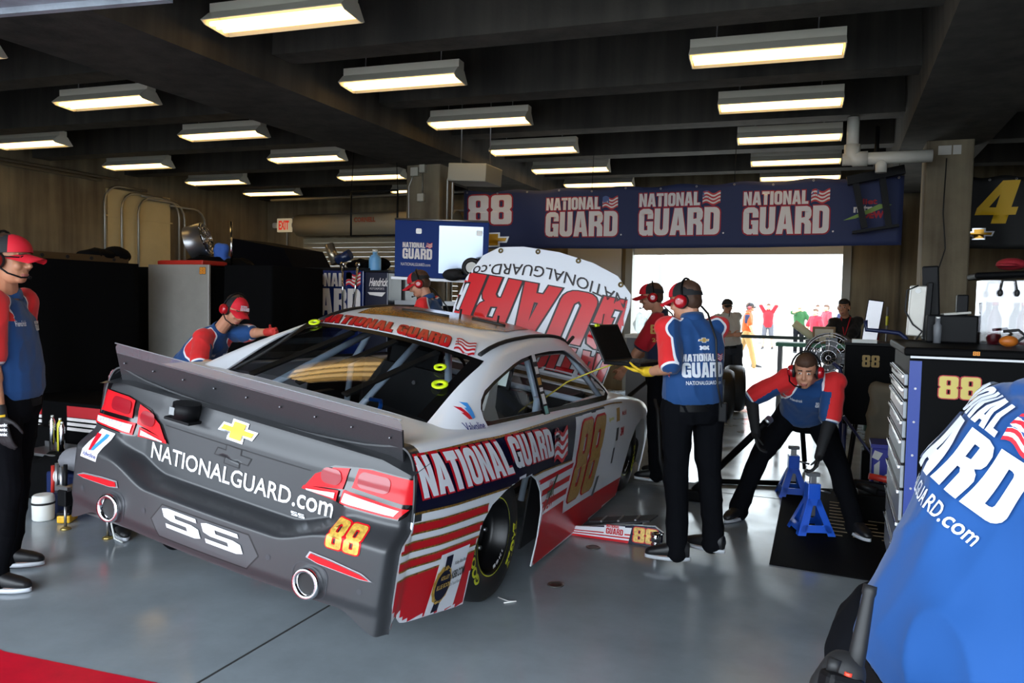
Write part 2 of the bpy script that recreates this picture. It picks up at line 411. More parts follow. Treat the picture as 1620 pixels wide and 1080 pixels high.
# floor joint lines and the painted line at the front
JO = mat('floor_joint', '2c2c2c', .8)
mb = MB()
for x in (-2.4, 3.9, -8.6): mb.bb(x-.006, x+.006, Y0, Y1, -.01, .0012)
for y in (6.9, 11.6): mb.bb(X0, X1, y-.005, y+.005, -.01, .0012)
struct(mb.build('floor_joint', JO))
struct(MB().prism([(-6.5, 2.7), (-3.39, 2.32), (-2.42, 2.40), (-2.2, 2.2), (-2.2, 1.2), (-6.5, 1.2)], (0, 0, .0015), (1, 0, 0), (0, 1, 0), (0, 0, .001)).build('floor_line', mat('red_floor_paint', 'c4102a', .35, noise_s=9, noise_a=.15)))
mb = MB(); mb.prism([(-6.4, 2.315), (-2.9, 2.82), (-2.9, 2.45), (-6.4, 1.95)], (0, 0, 3.0), (1, 0, 0), (0, 1, 0), (0, 0, .12)); mb.prism([(-6.4, 2.315), (-2.9, 2.82), (-2.9, 2.78), (-6.4, 2.275)], (0, 0, 2.97), (1, 0, 0), (0, 1, 0), (0, 0, .03))
for x in (-6.1, -3.1): mb.cyl((x, 2.3+.14*(x+6.4), 3.1), (x, 2.3+.14*(x+6.4), 4.75), .02)
struct(mb.build('trim_2', mat('raised_door_edge', '9aa2ac', .5, noise_s=5, noise_a=.3)))
# cream wall panel, a doorway boarded on the left wall
CREAM = mat('cream_panel', 'c9b688', .6, noise_s=1.5, noise_a=.1)
mb = MB(); mb.bb(X0, X0+.05, 10.05, 11.45, 0, 3.45); mb.bb(X0, X0+.06, 10.0, 11.5, 2.96, 2.985)
struct(mb.build('wall_panel', CREAM))
mb = MB(); mb.bb(-4.75, -3.7, Y1-.05, Y1, 1.6, 2.82); struct(mb.build('wall_panel', mat('white_panel', 'b8b6b2', .5)))
# outside: apron, barrier wall and stand
APR = mat('apron_concrete', 'cfcac0', .8, noise_s=.6, noise_a=.08)
struct(MB().bb(-60, 60, Y1, 90, -.25, -.02).build('ground', APR))
struct(MB().bb(-60, 60, -60, Y0-1, -.25, -.02).build('ground', mat('asphalt_front', '8c8c8a', .85)))
mb = MB(); mb.bb(-50, 50, 36, 36.5, 0, 1.3); struct(mb.build('wall_outer', mat('barrier_concrete', 'aaa79e', .8)))
mb = MB(); mb.bb(-50, 50, 44, 46, 0, 14)
for k in range(9): mb.bb(-50, 50, 43.9, 44, 1.4*k+1, 1.4*k+1.06)
struct(mb.build('wall_stand', mat('white_stand', 'd8dcdc', .6)))
FENCE = mat('fence_wire', '9aa0a4', .4, .6)
t = thing('light_pole', 'pale grey pole standing in the sunshine outside the doorway', 'pole', (-5.0, 24, 0)); MB().cyl((0, 0, 0), (0, 0, 9), .12).build('pole', mat('pole_grey', '7c8084', .5), t)
f = thing('catch_fence', 'tall wire fence with grey posts on the barrier outside the door', 'fence', (0, 35.8, 0))
mb = MB()
for k in range(60): mb.cyl((-12+.4*k, 0, 1.3), (-12+.4*k+1.6, 0, 2.9), .006, n=4); mb.cyl((-12+.4*k+1.6, 0, 1.3), (-12+.4*k, 0, 2.9), .006, n=4)
mb.build('mesh', FENCE, f)
for k in range(9): MB().cyl((-12+3*k, .05, 0), (-12+3*k, .05, 3), .04).build('post', FENCE, f)

# ---------------------------------------------------------------- fluorescent fixtures
HOOD = mat('lamp_hood', 'd8d2c2', .4); LENS = mat('lamp_tube', 'fff2d8', .4, emit='ffd48a', es=TUBE); TUBEOFF = mat('lamp_reflector', 'fff6e2', .5)
def lamp():
    root = thing('ceiling_lamp', 'l', 'lamp', group='fluorescent lamps under the joists')
    MB().bb(-.61, .61, -.06, .06, .075, .15).build('spine', HOOD, root)
    P = [(-.165, -.005), (-.075, .075), (.075, .075), (.165, -.03), (.16, -.035), (.07, .066), (-.07, .066), (-.16, -.01)]
    MB().prism(P, (-.60, 0, 0), (0, 1, 0), (0, 0, 1), (1.2, 0, 0)).build('reflector', HOOD, root)
    for s in (-1, 1):
        MB().prism([(-.165, -.005), (-.075, .075), (.075, .075), (.165, -.03), (.12, -.045), (-.12, -.03)], (s*.60, 0, 0), (0, 1, 0), (0, 0, 1), (s*.008, 0, 0)).build('end_plate', HOOD, root)
    for y in (-.075, 0, .075):
        MB().cyl((-.585, y, -.012), (.585, y, -.012), .019, n=10).build('tube', LENS, root)
    for x in (-.4, .4): MB().cyl((x, 0, .15), (x+.02, 0, .95), .006, n=6).build('hanger', STEEL, root)
    return root
L0 = lamp()
ROWS = [('right', -.61, [6.86, 8.59, 10.32, 12.0, 13.5]), ('centre', -3.92, [4.86, 6.63, 8.40, 10.17, 11.81, 13.4]),
        ('left', -7.43, [4.58, 6.30, 8.07, 9.81, 11.6, 13.35]), ('far left', -10.62, [7.74, 9.6, 11.37, 12.9])]
ORD = ['nearest', 'second nearest', 'third nearest', 'fourth nearest', 'fifth nearest', 'sixth nearest']
WHERE = {'right': 'lit fluorescent lamp, %s in the row above the open doorway', 'centre': 'lit fluorescent lamp, %s in the row above the car roof',
         'left': 'lit fluorescent lamp, %s in the row left of the long girder', 'far left': 'lit fluorescent lamp, %s in the row beside the pipes on the left wall'}
first = True
for nm, x, ys in ROWS:
    for k, y in enumerate(ys):
        o = L0 if first else copy_tree(L0); first = False
        o.location = (x, y, 3.70); o.rotation_euler = (0, 0, TILT)
        o['label'] = WHERE[nm] % ORD[k]
# ================================================================ the stock car
CAR = thing('stock_car', 'dark rear ended white and navy stock race car, hood raised, left side jacked up', 'race car', (-2.565, 3.779, .159))
CAR.rotation_mode = 'YXZ'
_c, _s = math.cos, math.sin
def _rot(h, r, p):
    return Matrix.Rotation(h, 4, 'Z') @ Matrix.Rotation(r, 4, 'Y') @ Matrix.Rotation(p, 4, 'X')
CARM = Matrix.Translation((-2.565, 3.779, .159)) @ _rot(math.radians(-.76), math.radians(8.76), math.radians(-.28))
CAR.rotation_mode = 'XYZ'; CAR.rotation_euler = CARM.to_euler()
PAINT = mat('white_car_paint', 'e8eaf0', .28, coat=.12, spec=.4)
MATTE = mat('charcoal_wrap', '2b2c2f', .40, coat=.12)
CARB = mat('carbon_fibre', '2b2b2e', .45, noise_s=220, noise_a=.35)
INK = mat('interior_black', '0c0c0e', .6)
CAGE = mat('cage_paint', 'b9c8d8', .3, coat=.3)
NAVYP = mat('navy_car_paint', '0b0c28', .25, spec=.2); REDP = mat('red_car_paint', 'c40f1e', .3, spec=.2); WHP = mat('white_car_vinyl', 'e6e8ee', .3, spec=.35)
GOLDP = mat('gold_bead_vinyl', 'a87c2a', .35, .4, noise_s=60, noise_a=.9, n2='1c1206')
def interp(y, T):
    if y <= T[0][0]: return T[0][1]
    for (a, p), (b, q) in zip(T, T[1:]):
        if y <= b:
            t = (y-a)/(b-a); t = t*t*(3-2*t)*.4+t*.6
            return p+(q-p)*t
    return T[-1][1]
def sm(x, a, b):
    t = min(1, max(0, (x-a)/(b-a))); return t*t*(3-2*t)
W_ = [(-1.15, .905), (-.6, .945), (0, .965), (.6, .952), (1.4, .945), (2.2, .955), (2.8, .968), (3.3, .93), (3.6, .82), (3.78, .62)]
ZS = [(-1.15, .985), (-.95, .985), (-.5, .976), (-.18, .960), (.57, .938), (1.86, .90), (2.3, .87), (2.8, .81), (3.3, .72), (3.6, .63), (3.78, .52)]
ZB = [(-1.2, .285), (-.8, .2), (-.37, .12), (.5, .02), (1.3, .0), (2.4, .06), (3.2, .08), (3.8, .12)]
def zc(y, zs): return zs+.006-.07*(1-sm(y, -1.06, -.5))
def section(y):
    w, zs, zb = interp(y, W_), interp(y, ZS), interp(y, ZB)
    half = [(w-.012, zb), (w-.003, zb+(zs-zb)*.2), (w, zb+(zs-zb)*.42), (w-.002, zb+(zs-zb)*.6), (w-.012, zb+(zs-zb)*.76), (w-.027, zs-.095), (w-.042, zs-.055), (w-.062, zs-.022), (w-.09, zs-.004), (w-.13, zs+.002), (w*.74, zs-.004+.5*(zc(y, zs)-zs)), (w*.33, zc(y, zs)), (0, zc(y, zs)+.002)]
    return [V(x, y, z) for x, z in half]+[V(-x, y, z) for x, z in reversed(half[:-1])]
ys = [-.985, -.92, -.85, -.7, -.55, -.4, -.2, 0, .2, .4, .6, .8, 1.0, 1.2, 1.4, 1.6, 1.8, 2.0, 2.2, 2.35, 2.5, 2.65, 2.8, 2.95, 3.1, 3.25, 3.4, 3.52, 3.64, 3.74, 3.78]
mb = MB(); mb.rings([section(y) for y in ys], cap=False, close=False)
me = mb.mesh('body'); 
def cutter(poly, o, u, v, d):
    m = MB().prism(poly, o, u, v, d)
    me_ = m.mesh('cut'); bm = bmesh.new(); bm.from_mesh(me_); bmesh.ops.recalc_face_normals(bm, faces=bm.faces[:]); bm.to_mesh(me_); bm.free()
    o_ = bpy.data.objects.new('cut', me_); COL.objects.link(o_); return o_
def boolean(me, cuts, op='DIFFERENCE', pre=None):
    mods = list(pre or [])+[('BOOLEAN', dict(object=c, operation=op, solver='EXACT')) for c in cuts]
    r = evalmesh(me, mods)
    for c in cuts: bpy.data.objects.remove(c)
    return r
def recalc(me):
    bm = bmesh.new(); bm.from_mesh(me); bmesh.ops.recalc_face_normals(bm, faces=bm.faces[:]); bm.to_mesh(me); bm.free(); return me
REAR_ARCH = [(-.395, .0), (-.387, .124), (-.375, .41), (-.335, .53), (-.25, .60), (-.1, .645), (.1, .665), (.25, .652), (.36, .60), (.46, .51), (.535, .38), (.56, .2), (.545, -.1), (-.395, -.1)]
FRONT_ARCH = [(2.36, -.1), (2.38, .08), (2.42, .3), (2.5, .49), (2.62, .60), (2.78, .645), (2.95, .62), (3.07, .53), (3.15, .38), (3.18, .1), (3.18, -.1)]
cuts = []
for A in (REAR_ARCH, FRONT_ARCH):
    cuts.append(cutter(A, (.45, 0, 0), (0, 1, 0), (0, 0, 1), (.8, 0, 0))); cuts.append(cutter(A, (-1.25, 0, 0), (0, 1, 0), (0, 0, 1), (.8, 0, 0)))
cuts.append(cutter([(-.76, -.47), (.76, -.47), (.8, 1.0), (.74, 2.12), (-.74, 2.12), (-.8, 1.0)], (0, 0, .7), (1, 0, 0), (0, 1, 0), (0, 0, .6)))
cuts.append(cutter([(-.66, 2.26), (.66, 2.26), (.62, 3.5), (-.62, 3.5)], (0, 0, .55), (1, 0, 0), (0, 1, 0), (0, 0, .6)))
recalc(me)
BODY = boolean(me, cuts, pre=[('SUBSURF', dict(levels=1, render_levels=1)), ('SOLIDIFY', dict(thickness=.008, offset=-1))])
smoothed(BODY, 38); BODY.materials.clear(); BODY.materials.append(PAINT); BODY.materials.append(MATTE)
for pl in BODY.polygons: pl.material_index = 1 if (pl.center.y < -.925 and pl.center.z > .70) else 0
body = link('body', BODY, CAR); BV = bvh_of(BODY)
# ---- greenhouse: roof and pillars in one shell with three openings
def zroof(x, y): return 1.372-.032*(x/.6)**2-.155*max(0, .95-y)**2-.15*max(0, y-1.0)**2
def sup(th, n): 
    c, s = math.cos(th), math.sin(th); return math.copysign(abs(c)**(2/n), c), math.copysign(abs(s)**(2/n), s)
NT = 128
def gh(th, t):
    """outer shell: t 0 at the belt, 1 at the roof edge"""
    a, b = sup(th, 7.)
    by = .84+1.44*b-(.20*sm(abs(a), .72, 1.) if b < 0 else 0); bx = .868*a; B = V(bx, by, .915)
    a2, b2 = sup(th, 6.5)
    ty = .93+.80*b2-(.02*sm(abs(a2), .75, 1.) if b2 < 0 else 0); x = .56*a2
    z = zroof(x, ty); x = a2*min(.61, max(.5, .85-.77*(z-.03-.94)))
    T = V(x, ty, zroof(x, ty)-.012)
    P = B.lerp(T, t); q = math.sin(PI*t)*.014
    if b < 0: P.y -= .05*math.sin(PI*t)*sm(abs(a), .72, 1.)
    return P+V(a, b*.6, 0)*q
R = [[gh(2*PI*j/NT, t) for j in range(NT)] for t in [i/9 for i in range(10)]]
for k in range(1, 12):
    s_ = 1-k/12; s_ = s_ if k < 11 else .02
    ring = []
    for j in range(NT):
        T = R[9][j]; x = T.x*s_; y = .95+(T.y-.95)*s_
        z = zroof(x, y); z = min(z, z-.012*(1-sm(1-s_, 0, .09)))
        ring.append(V(x, y, z))
    R.append(ring)
mb = MB(); mb.rings(R, cap=False); b0 = len(mb.v); mb.f.append(tuple(range(b0-NT, b0))); mb.m.append(0); mb.sm.append(True)
GH = recalc(mb.mesh('roof')); 
QW = [(-.185, .955), (-.195, 1.0), (-.18, 1.04), (-.135, 1.075), (-.05, 1.112), (.1, 1.148), (.26, 1.178), (.42, 1.206), (.58, 1.228), (.78, 1.243), (1.1, 1.25), (1.40, 1.243), (1.5, 1.215), (1.6, 1.17), (1.72, 1.105), (1.84, 1.03), (1.92, .965), (1.94, .925), (1.85, .895), (.57, .925), (-.1, .945)]
cuts = [cutter(QW, (-1.2, 0, 0), (0, 1, 0), (0, 0, 1), (2.4, 0, 0))]
rn = V(0, -.29, .665).normalized(); ru = V(0, .665, .29).normalized(); ro = V(0, .135, 1.252)   # rear window plane
RWP = [(-.60, -.005), (-.3, .03), (0, .04), (.3, .03), (.60, -.005), (.632, -.66), (-.632, -.66)]
cuts.append(cutter(RWP, ro-rn*.12, (1, 0, 0), ru, rn*.4))
wn = V(0, .34, .56).normalized(); wu = V(0, -.56, .34).normalized(); wo = V(0, 1.66, 1.305)
cuts.append(cutter([(-.54, -.02), (.54, -.02), (.72, -.60), (-.72, -.60)], wo-wn*.15, (1, 0, 0), wu, wn*.5))
GHB = boolean(GH, cuts, pre=[('SOLIDIFY', dict(thickness=.01, offset=-1))])
smoothed(GHB, 35); GHB.materials.clear(); GHB.materials.append(PAINT)
roof = link('roof', GHB, CAR); GV = bvh_of(GHB)
ALLV = bvh_of(BODY, GHB)
# window panes
PANE = glass('polycarbonate', 'd9dde0', .0, .02); SPANE = glass('side_polycarbonate', 'e9ecee', -.15, .02); DARKP = mat('window_border', '0b0b0d', .25, coat=.4)
def rearpt(x, s, lift=0.): return ro+V(x, 0, 0)+ru*s+rn*(lift+.025-.05*(x/.66)**2)
def rw(x0, x1, s0, s1, lift): return lambda u, v: rearpt((x0+(x1-x0)*u)*(1+.05*(1-(s0+(s1-s0)*v+.62)/.62)), s0+(s1-s0)*v, lift)
MB().grid(rw(-.598, .598, -.63, .01, -.012), 16, 8).build('rear_window', PANE, CAR)
mb = MB()
mb.grid(rw(-.60, .60, -.03, .012, -.010), 16, 1); mb.grid(rw(-.60, -.545, -.63, .0, -.010), 2, 8); mb.grid(rw(.53, .60, -.63, .0, -.010), 2, 8)
mb.build('window_border', DARKP, CAR)
QP = [(p, q) for p, q in QW[:11]]+[(.84, 1.243), (.60, .925), (-.1, .945)]
def sidex(z): return .838-.77*(z-.94)
for s in (1, -1):
    cs = [[(y, z) for y, z in QW[:10]]+[(.86, 1.243), (.62, .922), (-.1, .945)]]
    S = Shape().poly(cs); mb = MB(); mb.add([V(s*(sidex(z)-.004), y, z) for y, z in S.v], S.f); mb.build('quarter_window', SPANE, CAR, fix=False)
    # black border band and the B pillar with its stickers
    ins = offset(QW, -.03); mb = MB(); n = len(QW)
    mb.add([V(s*(sidex(z)), y, z) for y, z in QW]+[V(s*(sidex(z)+.001), y, z) for y, z in ins], [(i, (i+1) % n, n+(i+1) % n, n+i) for i in range(n)])
    mb.build('window_surround', DARKP, CAR)
    mb = MB(); mb.prism([(.80, 1.245), (.875, 1.245), (.665, .925), (.575, .925)], (0, 0, 0), (0, 1, 0), (-.77*s, 0, 1), (s*.012, 0, 0))
    for q in mb.v: q.x += s*(.838+.77*.94)
    mb.build('centre_pillar', DARKP, CAR)
    if s > 0:
        P = []
        for k, (t0, t1, c) in enumerate(((.02, .14, 0), (.22, .34, 0), (.40, .52, 1), (.56, .62, 0), (.66, .82, 0), (.85, .97, 2))):
            a0, a1 = (.80, 1.245), (.575, .925)
            q = lambda t, e: (a0[0]+(a1[0]-a0[0])*t+.012+e*.055, a0[1]+(a1[1]-a0[1])*t)
            S = Shape(); S.add([q(t0, 0), q(t0, 1), q(t1, 1), q(t1, 0)], [(0, 1, 2, 3)]); P.append((S, c))
        mb = MB()
        for S, c in P: mb.add([V(sidex(z)+.014, y, z) for y, z in S.v], S.f, c)
        mb.build('pillar_sticker', [WHITE, GOLD, mat('teal_print', '79b5b0', .5)], CAR, fix=False)
# roof rails, roof hatch flap, antenna, wind strip
def onroof(x, y, l=.0): 
    h_ = ALLV.ray_cast(V(x, y, 1.8), V(0, 0, -1)); return V(x, y, (h_[0].z if h_[0] else 1.3)+l)
for s in (1, -1):
    pts = []
    for i in range(15):
        y = .2+1.6*i/14; pts.append(onroof(s*(.555-.012*abs(y-1)**2), y, .008))
    MB().tube(pts, .013, n=8).build('roof_rail', BLACK, CAR)
S = Shape().poly([[(-.44, .42), (-.28, .47), (.02, .53), (.32, .62), (.44, .78), (.42, 1.2), (.14, 1.5), (-.42, 1.5), (-.50, 1.2), (-.50, .7)]])
HATCH = mat('amber_hatch', '9a6420', .25, spec=.4, noise_s=60, noise_a=.45)
decal_proj([(S, 0)], (0, 0, 1.6), (1, 0, 0), (0, 1, 0), ALLV, [HATCH], 'roof_hatch', CAR, lift=.004, step=.05, d=(0, 0, -1))
for (x0, y0), (x1, y1) in (((-.30, .72), (.02, .78)), ((.12, .92), (.34, .98))):
    mb = MB(); mb.tube([onroof(x0+(x1-x0)*i/6, y0+(y1-y0)*i/6, .008) for i in range(7)], .009); mb.build('hatch_latch', BLACK, CAR)
for x, y in ((.03, .92), (.25, 1.05)): MB().cyl(onroof(x, y), onroof(x, y, .055), .008, n=8).build('roof_antenna', BLACK, CAR)
# ---- rear fascia
def zlow(x):
    a = abs(x)
    if a > .70: return .30-.075*sm(a, .70, .90)
    return .30
def ztop(x): return .918-.004*abs(x)-.035*sm(abs(x), .78, .93)
def yrear(x, z):
    a = abs(x)
    yl = -1.178+.055*(a/.9)**2
    yu = -1.045+.055*(a/.9)**3
    zs = .515+.07*sm(a, .36, .62)
    k = sm(z, zs-.005, zs+.045+.05*sm(a, .56, .7))
    y = yl+(yu-yl)*k
    y -= .045*sm(a, .53, .66)*(1-sm(z, .68, .80))*k*(1-sm(a, .8, .95)*.3)
    y += .03*sm(z, .80, .92)                     # decklid rolls forward to the lip
    y += .012*(1-sm(z, .3, .36))                  # lower lip tucks in
    return y
WEDGE = lambda z: .912+.018*(1-sm(z, .55, .95))
def fasc(u, v):
    x = (u*2-1); e = abs(x); X = x*.93
    z0 = zlow(X); z1 = ztop(X); z = z0+(z1-z0)*v
    w = WEDGE(z); X = x*w
    y = yrear(X, z)
    c = sm(e, .93, 1.0); y += .055*c*c; X -= math.copysign(.012*c*c, X)
    return V(X, y, z)
mb = MB(); mb.grid(fasc, 240, 90)
FAS = evalmesh(recalc(mb.mesh('rear_bumper')), [('SOLIDIFY', dict(thickness=.012, offset=-1))]); smoothed(FAS, 85)
FAS.materials.clear(); FAS.materials.append(MATTE); fascia = link('rear_bumper', FAS, CAR); FV = bvh_of(FAS)
for s in (1, -1):   # rear end of each quarter, joining fascia to the body side
    mb = MB(); col = []
    for j in range(25):
        z = .235+(.97-.235)*j/24; zf = max(z, zlow(.93)+.005); w = WEDGE(zf); y = yrear(s*w, min(zf, .9))+.05; x0 = s*(w-.008)
        hit = BV.ray_cast(V(s*1.5, -.978, max(z, .27)), V(-s, 0, 0)); xb = hit[0].x if hit[0] else s*.88
        y = min(y, -.988)
        if z > .9: x0 = xb-s*(z-.9)*.25; y += (z-.9)*.6
        col.append((V(x0, y, z), V((x0+xb)/2+s*.004, (y-.98)/2, z), V(xb+s*.001, -.978, z)))
    mb.rings([[c[k] for c in col] for k in range(3)], cap=False, close=False)
    mb.m = [1 if mb.v[f[0]].z > .70 else 0 for f in mb.f]
    oc = mb.build('rear_corner', [PAINT if s > 0 else MATTE, MATTE], CAR)
    if s > 0: BV = bvh_of(BODY, oc.data)
    else: BV = bvh_of(BODY, oc0.data, oc.data)
    oc0 = oc
mb = MB(); S = Shape().poly([[(x, -1.0+.09) for x in (-.86, -.6, -.3, 0, .3, .6, .86)]+[(.86, -1.03), (.6, -1.03), (0, -1.03), (-.6, -1.03), (-.86, -1.03)]])
mb.grid(lambda u, v: V((u*2-1)*.9, -1.02+.14*v, ztop((u*2-1)*.9)+.002+.03*v), 12, 2); mb.build('deck_lip', MATTE, CAR)
def rear_decal(parts, name, mats, scale=1., ox=0., oz=0., lift=.003, sl=0., step=.03):
    return decal_proj(parts, (ox, -1.2, oz), (1, 0, sl), (0, 0, 1), FV, mats, name, CAR, lift, scale, step, d=(0, 1, 0))
# taillights
TRED = mat('tail_lens', 'c4161f', .25, spec=.3, emit='ff2a30', es=.05); TDARK = mat('tail_lens_dark', '8e1220', .2, coat=.3); TBLK = mat('tail_bezel', '120a0c', .2, coat=.6); TWH = mat('reverse_lens', 'c9c3c4', .2, coat=.8, noise_s=70, noise_a=.35)
def sym(p, s): return [(s*x, y) for x, y in p]
for s in (1, -1):
    O = [(.385, .703), (.44, .785), (.53, .838), (.70, .862), (.905, .858), (.905, .81), (.89, .71), (.872, .692), (.62, .692)]
    rear_decal([(Shape().poly([sym(O, s)]), 0, 0)], 'tail_light', [TBLK], lift=.004)
    rear_decal([(Shape().poly([sym([(.635, .768), (.645, .85), (.70, .856), (.908, .853), (.908, .81), (.893, .752)], s)]), 0, 1), (Shape().poly([sym([(.405, .72), (.45, .785), (.53, .828), (.605, .842), (.595, .752), (.5, .738)], s)]), 0, 1),
                (Shape().poly([sym([(.392, .706), (.40, .722), (.578, .742), (.578, .697), (.56, .697)], s)]), 0, 1), (Shape().poly([sym([(.602, .752), (.888, .736), (.868, .698), (.602, .698)], s)]), 0, 1),
                (Shape().poly([[(s*x, y) for x, y in rr(.655, .775, .80, .842, .025)]]), 1, 2), (Shape().poly([[(s*x, y) for x, y in rr(.48, .76, .58, .824, .03)]]), 1, 2),
                (Shape().poly([sym([(.415, .712), (.565, .730), (.565, .705), (.42, .706)], s)]), 2, 2), (Shape().poly([sym([(.615, .740), (.865, .727), (.85, .705), (.615, .705)], s)]), 2, 2)],
               'lens', [TRED, TDARK, TWH], lift=.005).parent = [c for c in CAR.children if c.name.startswith('tail_light')][-1]
    rear_decal([(Shape().poly([sym([(.54, .475), (.555, .505), (.66, .497), (.80, .478), (.85, .455), (.80, .45), (.6, .462)], s)]), 0, 0), (Shape().poly([sym([(.552, .478), (.562, .498), (.66, .49), (.79, .473), (.838, .457), (.795, .455), (.6, .467)], s)]), 1, 1)], 'rear_reflector', [mat('reflector_rim', 'a8a8ac', .25, .6), TRED], lift=.004)
    ex = MB(); c0 = V(s*.57, -1.135, .374)
    ex.lathe([(.047, 0), (.047, .05), (.062, .055), (.068, .045), (.066, .02), (.055, -.02), (.05, -.08), (.047, -.08)], c0, (0, -1, 0), 0, 28, False)
    ex.build('exhaust_tip', CHROME, CAR)
    MB().cyl(c0+V(0, .02, 0), c0+V(0, -.035, 0), .0465, n=20).build('exhaust_bore', INK, CAR)
    ring = Shape().poly([rr(s*.57-.085, .305, s*.57+.085, .455, .05), rr(s*.57-.08, .31, s*.57+.08, .45, .047)]); rear_decal([(ring, 0)], 'bumper_crease', [mat('crease', '34353a', .5)], lift=.002)
    for sx, sz in ((.36, .42), (.80, .40)): rear_decal([(Shape().poly([[(s*sx+.012*math.cos(t*.52), sz+.012*math.sin(t*.52)) for t in range(12)]]), 0)], 'parking_sensor', [mat('crease', '34353a', .5)], lift=.002)
# plate recess outline, badge and lettering
HEX = [(-.31, .40), (-.25, .485), (.25, .49), (.315, .41), (.26, .335), (-.25, .33)]
rear_decal([(Shape().poly([HEX, offset(HEX, -.006)]), 0), (Shape().poly([offset(HEX, -.006)]), 1)], 'plate_recess', [mat('groove', '121214', .6), mat('plate_wrap', '404144', .45)], lift=.001)
SS = block('SS', gap=.08).fit(0, 0, .44, .085).shear(-.55)
rear_decal([(SS, 0)], 'rear_badge', [mat('badge_silver', 'e9edf4', .18, .3)], ox=-.20, oz=.39, lift=.006)
rear_decal([(SS.fit(0, 0, .075, .018), 0)], 'small_badge', [mat('badge_silver', 'e9edf4', .18, .3)], ox=.35, oz=.574, lift=.004)
rear_decal([(font('NATIONALGUARD', .012).fit(0, 0, .83, .078), 0), (font('.com', .012).fit(.84, 0, .21, .062), 0)], 'web_lettering', [WHITE], ox=-.49, oz=.613, lift=.003, step=.05)
BOW = [(-.5, -.12), (-.17, -.12), (-.17, -.3), (.21, -.3), (.21, -.12), (.5, -.12), (.5-.06, .12), (.2, .12), (.2, .3), (-.19, .3), (-.19, .12), (-.5+.06, .12)]
BOW = [(-.5, -.10), (-.2, -.10), (-.2, -.27), (.2, -.27), (.2, -.10), (.44, -.10), (.5, .10), (.2, .10), (.2, .27), (-.2, .27), (-.2, .10), (-.44, .10)]
def bowtie(w_, outline=.03): return [(Shape().poly([[(x*w_, y*w_*.75) for x, y in offset(BOW, outline)]]), 0, 0), (Shape().poly([[(x*w_, y*w_*.75) for x, y in offset(BOW, -.03)]]), 1, 1)]
BOWM = [mat('badge_silver', 'e9edf4', .18, .3), mat('bow_gold', 'b8861c', .25, .5)]
rear_decal(bowtie(.2), 'bow_emblem', BOWM, ox=0, oz=.858, lift=.004, sl=-.03)
EMB = offset(BOW, .03); rear_decal([(Shape().poly([[(x*.2, y*.15) for x, y in EMB], [(x*.2, y*.15) for x, y in offset(BOW, -.0)]]), 0), (Shape().poly([[(x*.2, y*.15) for x, y in BOW]]), 1)], 'embossed_emblem', [mat('groove', '121214', .6), MATTE], ox=0, oz=.745, lift=.002, sl=-.03)
E88 = [(block('88', .07, gap=.08).fit(-.006, -.006, .162, .114), 0, 0), (block('88', gap=.08).fit(0, 0, .15, .102), 1, 1)]
GOLD88 = mat('gold_foil', 'cfa548', .35, .15, noise_s=55, noise_a=.5)
rear_decal(E88, 'rear_number', [REDP, GOLD88], ox=.622, oz=.545, lift=.003)
def valv(txtcol=3, card=None):
    P = []
    if card: P.append((Shape().poly([card]), 0, 0))
    P += [(Shape().poly([[(.10, .88), (.40, .88), (.56, .40), (.56, .30), (.42, .30)]]), 1, 1), (Shape().poly([[(.66, .96), (.92, .96), (.72, .34), (.58, .30), (.56, .42)]]), 2, 1), (font('Valvoline', .015).fit(.05, .03, .95, .2), 3, 1)]
    return P
VM = [WHITE, RED, SKYB, mat('ink_blue', '1a2a78', .4)]
rear_decal(valv(card=[(-.08, -.08), (1.0, -.08), (1.18, 1.1), (.2, 1.1)]), 'oil_sticker', VM, scale=.11, ox=-.83, oz=.558, lift=.003, sl=.02)
# trunk-lid seam, camera pod
rear_decal([(Shape().poly([[(-.42, .79), (.42, .79), (.42, .786), (-.42, .786)]]), 0)], 'lid_seam', [mat('groove', '121214', .6)], lift=.0015)
mb = MB(); mb.cyl((-.29, -1.055, .855), (-.29, -1.055, .925), .062, n=24); mb.box((-.29, -1.06, .848), (.15, .1, .012)); mb.build('camera_pod', BPLAST, CAR)
MB().box((-.315, -1.113, .89), (.03, .012, .035)).build('camera_window', mat('cam_glass', '8a8d90', .1, .5), CAR)
# spoiler
def blade(x0, x1, z0, z1, t, y0=-.955, y1=-1.03):
    yy = lambda z: y0+(y1-y0)*(z-.89)/.21
    return [V(x0, yy(z0), z0), V(x1, yy(z0), z0), V(x1, yy(z1), z1), V(x0, yy(z1), z1)]
def slab(mb, q, d, mi=0):
    d = Vector(d); a = q; b = [p+d for p in q]; mb.add(a+b, [(0, 1, 2, 3), (7, 6, 5, 4), (0, 4, 5, 1), (1, 5, 6, 2), (2, 6, 7, 3), (3, 7, 4, 0)], mi); return mb
slab(MB(), blade(-.815, .815, .885, 1.052, 0), (0, .012, .004)).build('spoiler_blade', CARB, CAR)
q = blade(-.815, .815, 1.052, 1.102, 0)
SMOKE = mat('smoked_strip', '6f6d72', .12, coat=.3); SMOKE.node_tree.nodes['Principled BSDF'].inputs['Alpha'].default_value = .6
mb = MB(); mb.add([q[0], q[1], q[1].lerp(q[2], .6), q[2]+V(-.02, 0, 0), q[3]+V(.02, 0, 0), q[0].lerp(q[3], .6)], [(0, 1, 2, 3, 4, 5)]); mb.build('spoiler_strip', SMOKE, CAR)
mb = MB(); mb.tube([q[3]+V(0, .003, 0), q[2]+V(0, .003, 0)], .003, n=6); mb.build('spoiler_edge', mat('strip_edge', '8b8b90', .3), CAR)
GREYB = mat('grey_bolt', '5a5a5e', .4, .5)
for i in range(9):
    x = -.76+.19*i; MB().cyl((x, -1.0, 1.01), (x, -1.012, 1.012), .0035, n=8).build('spoiler_bolt', GREYB, CAR)
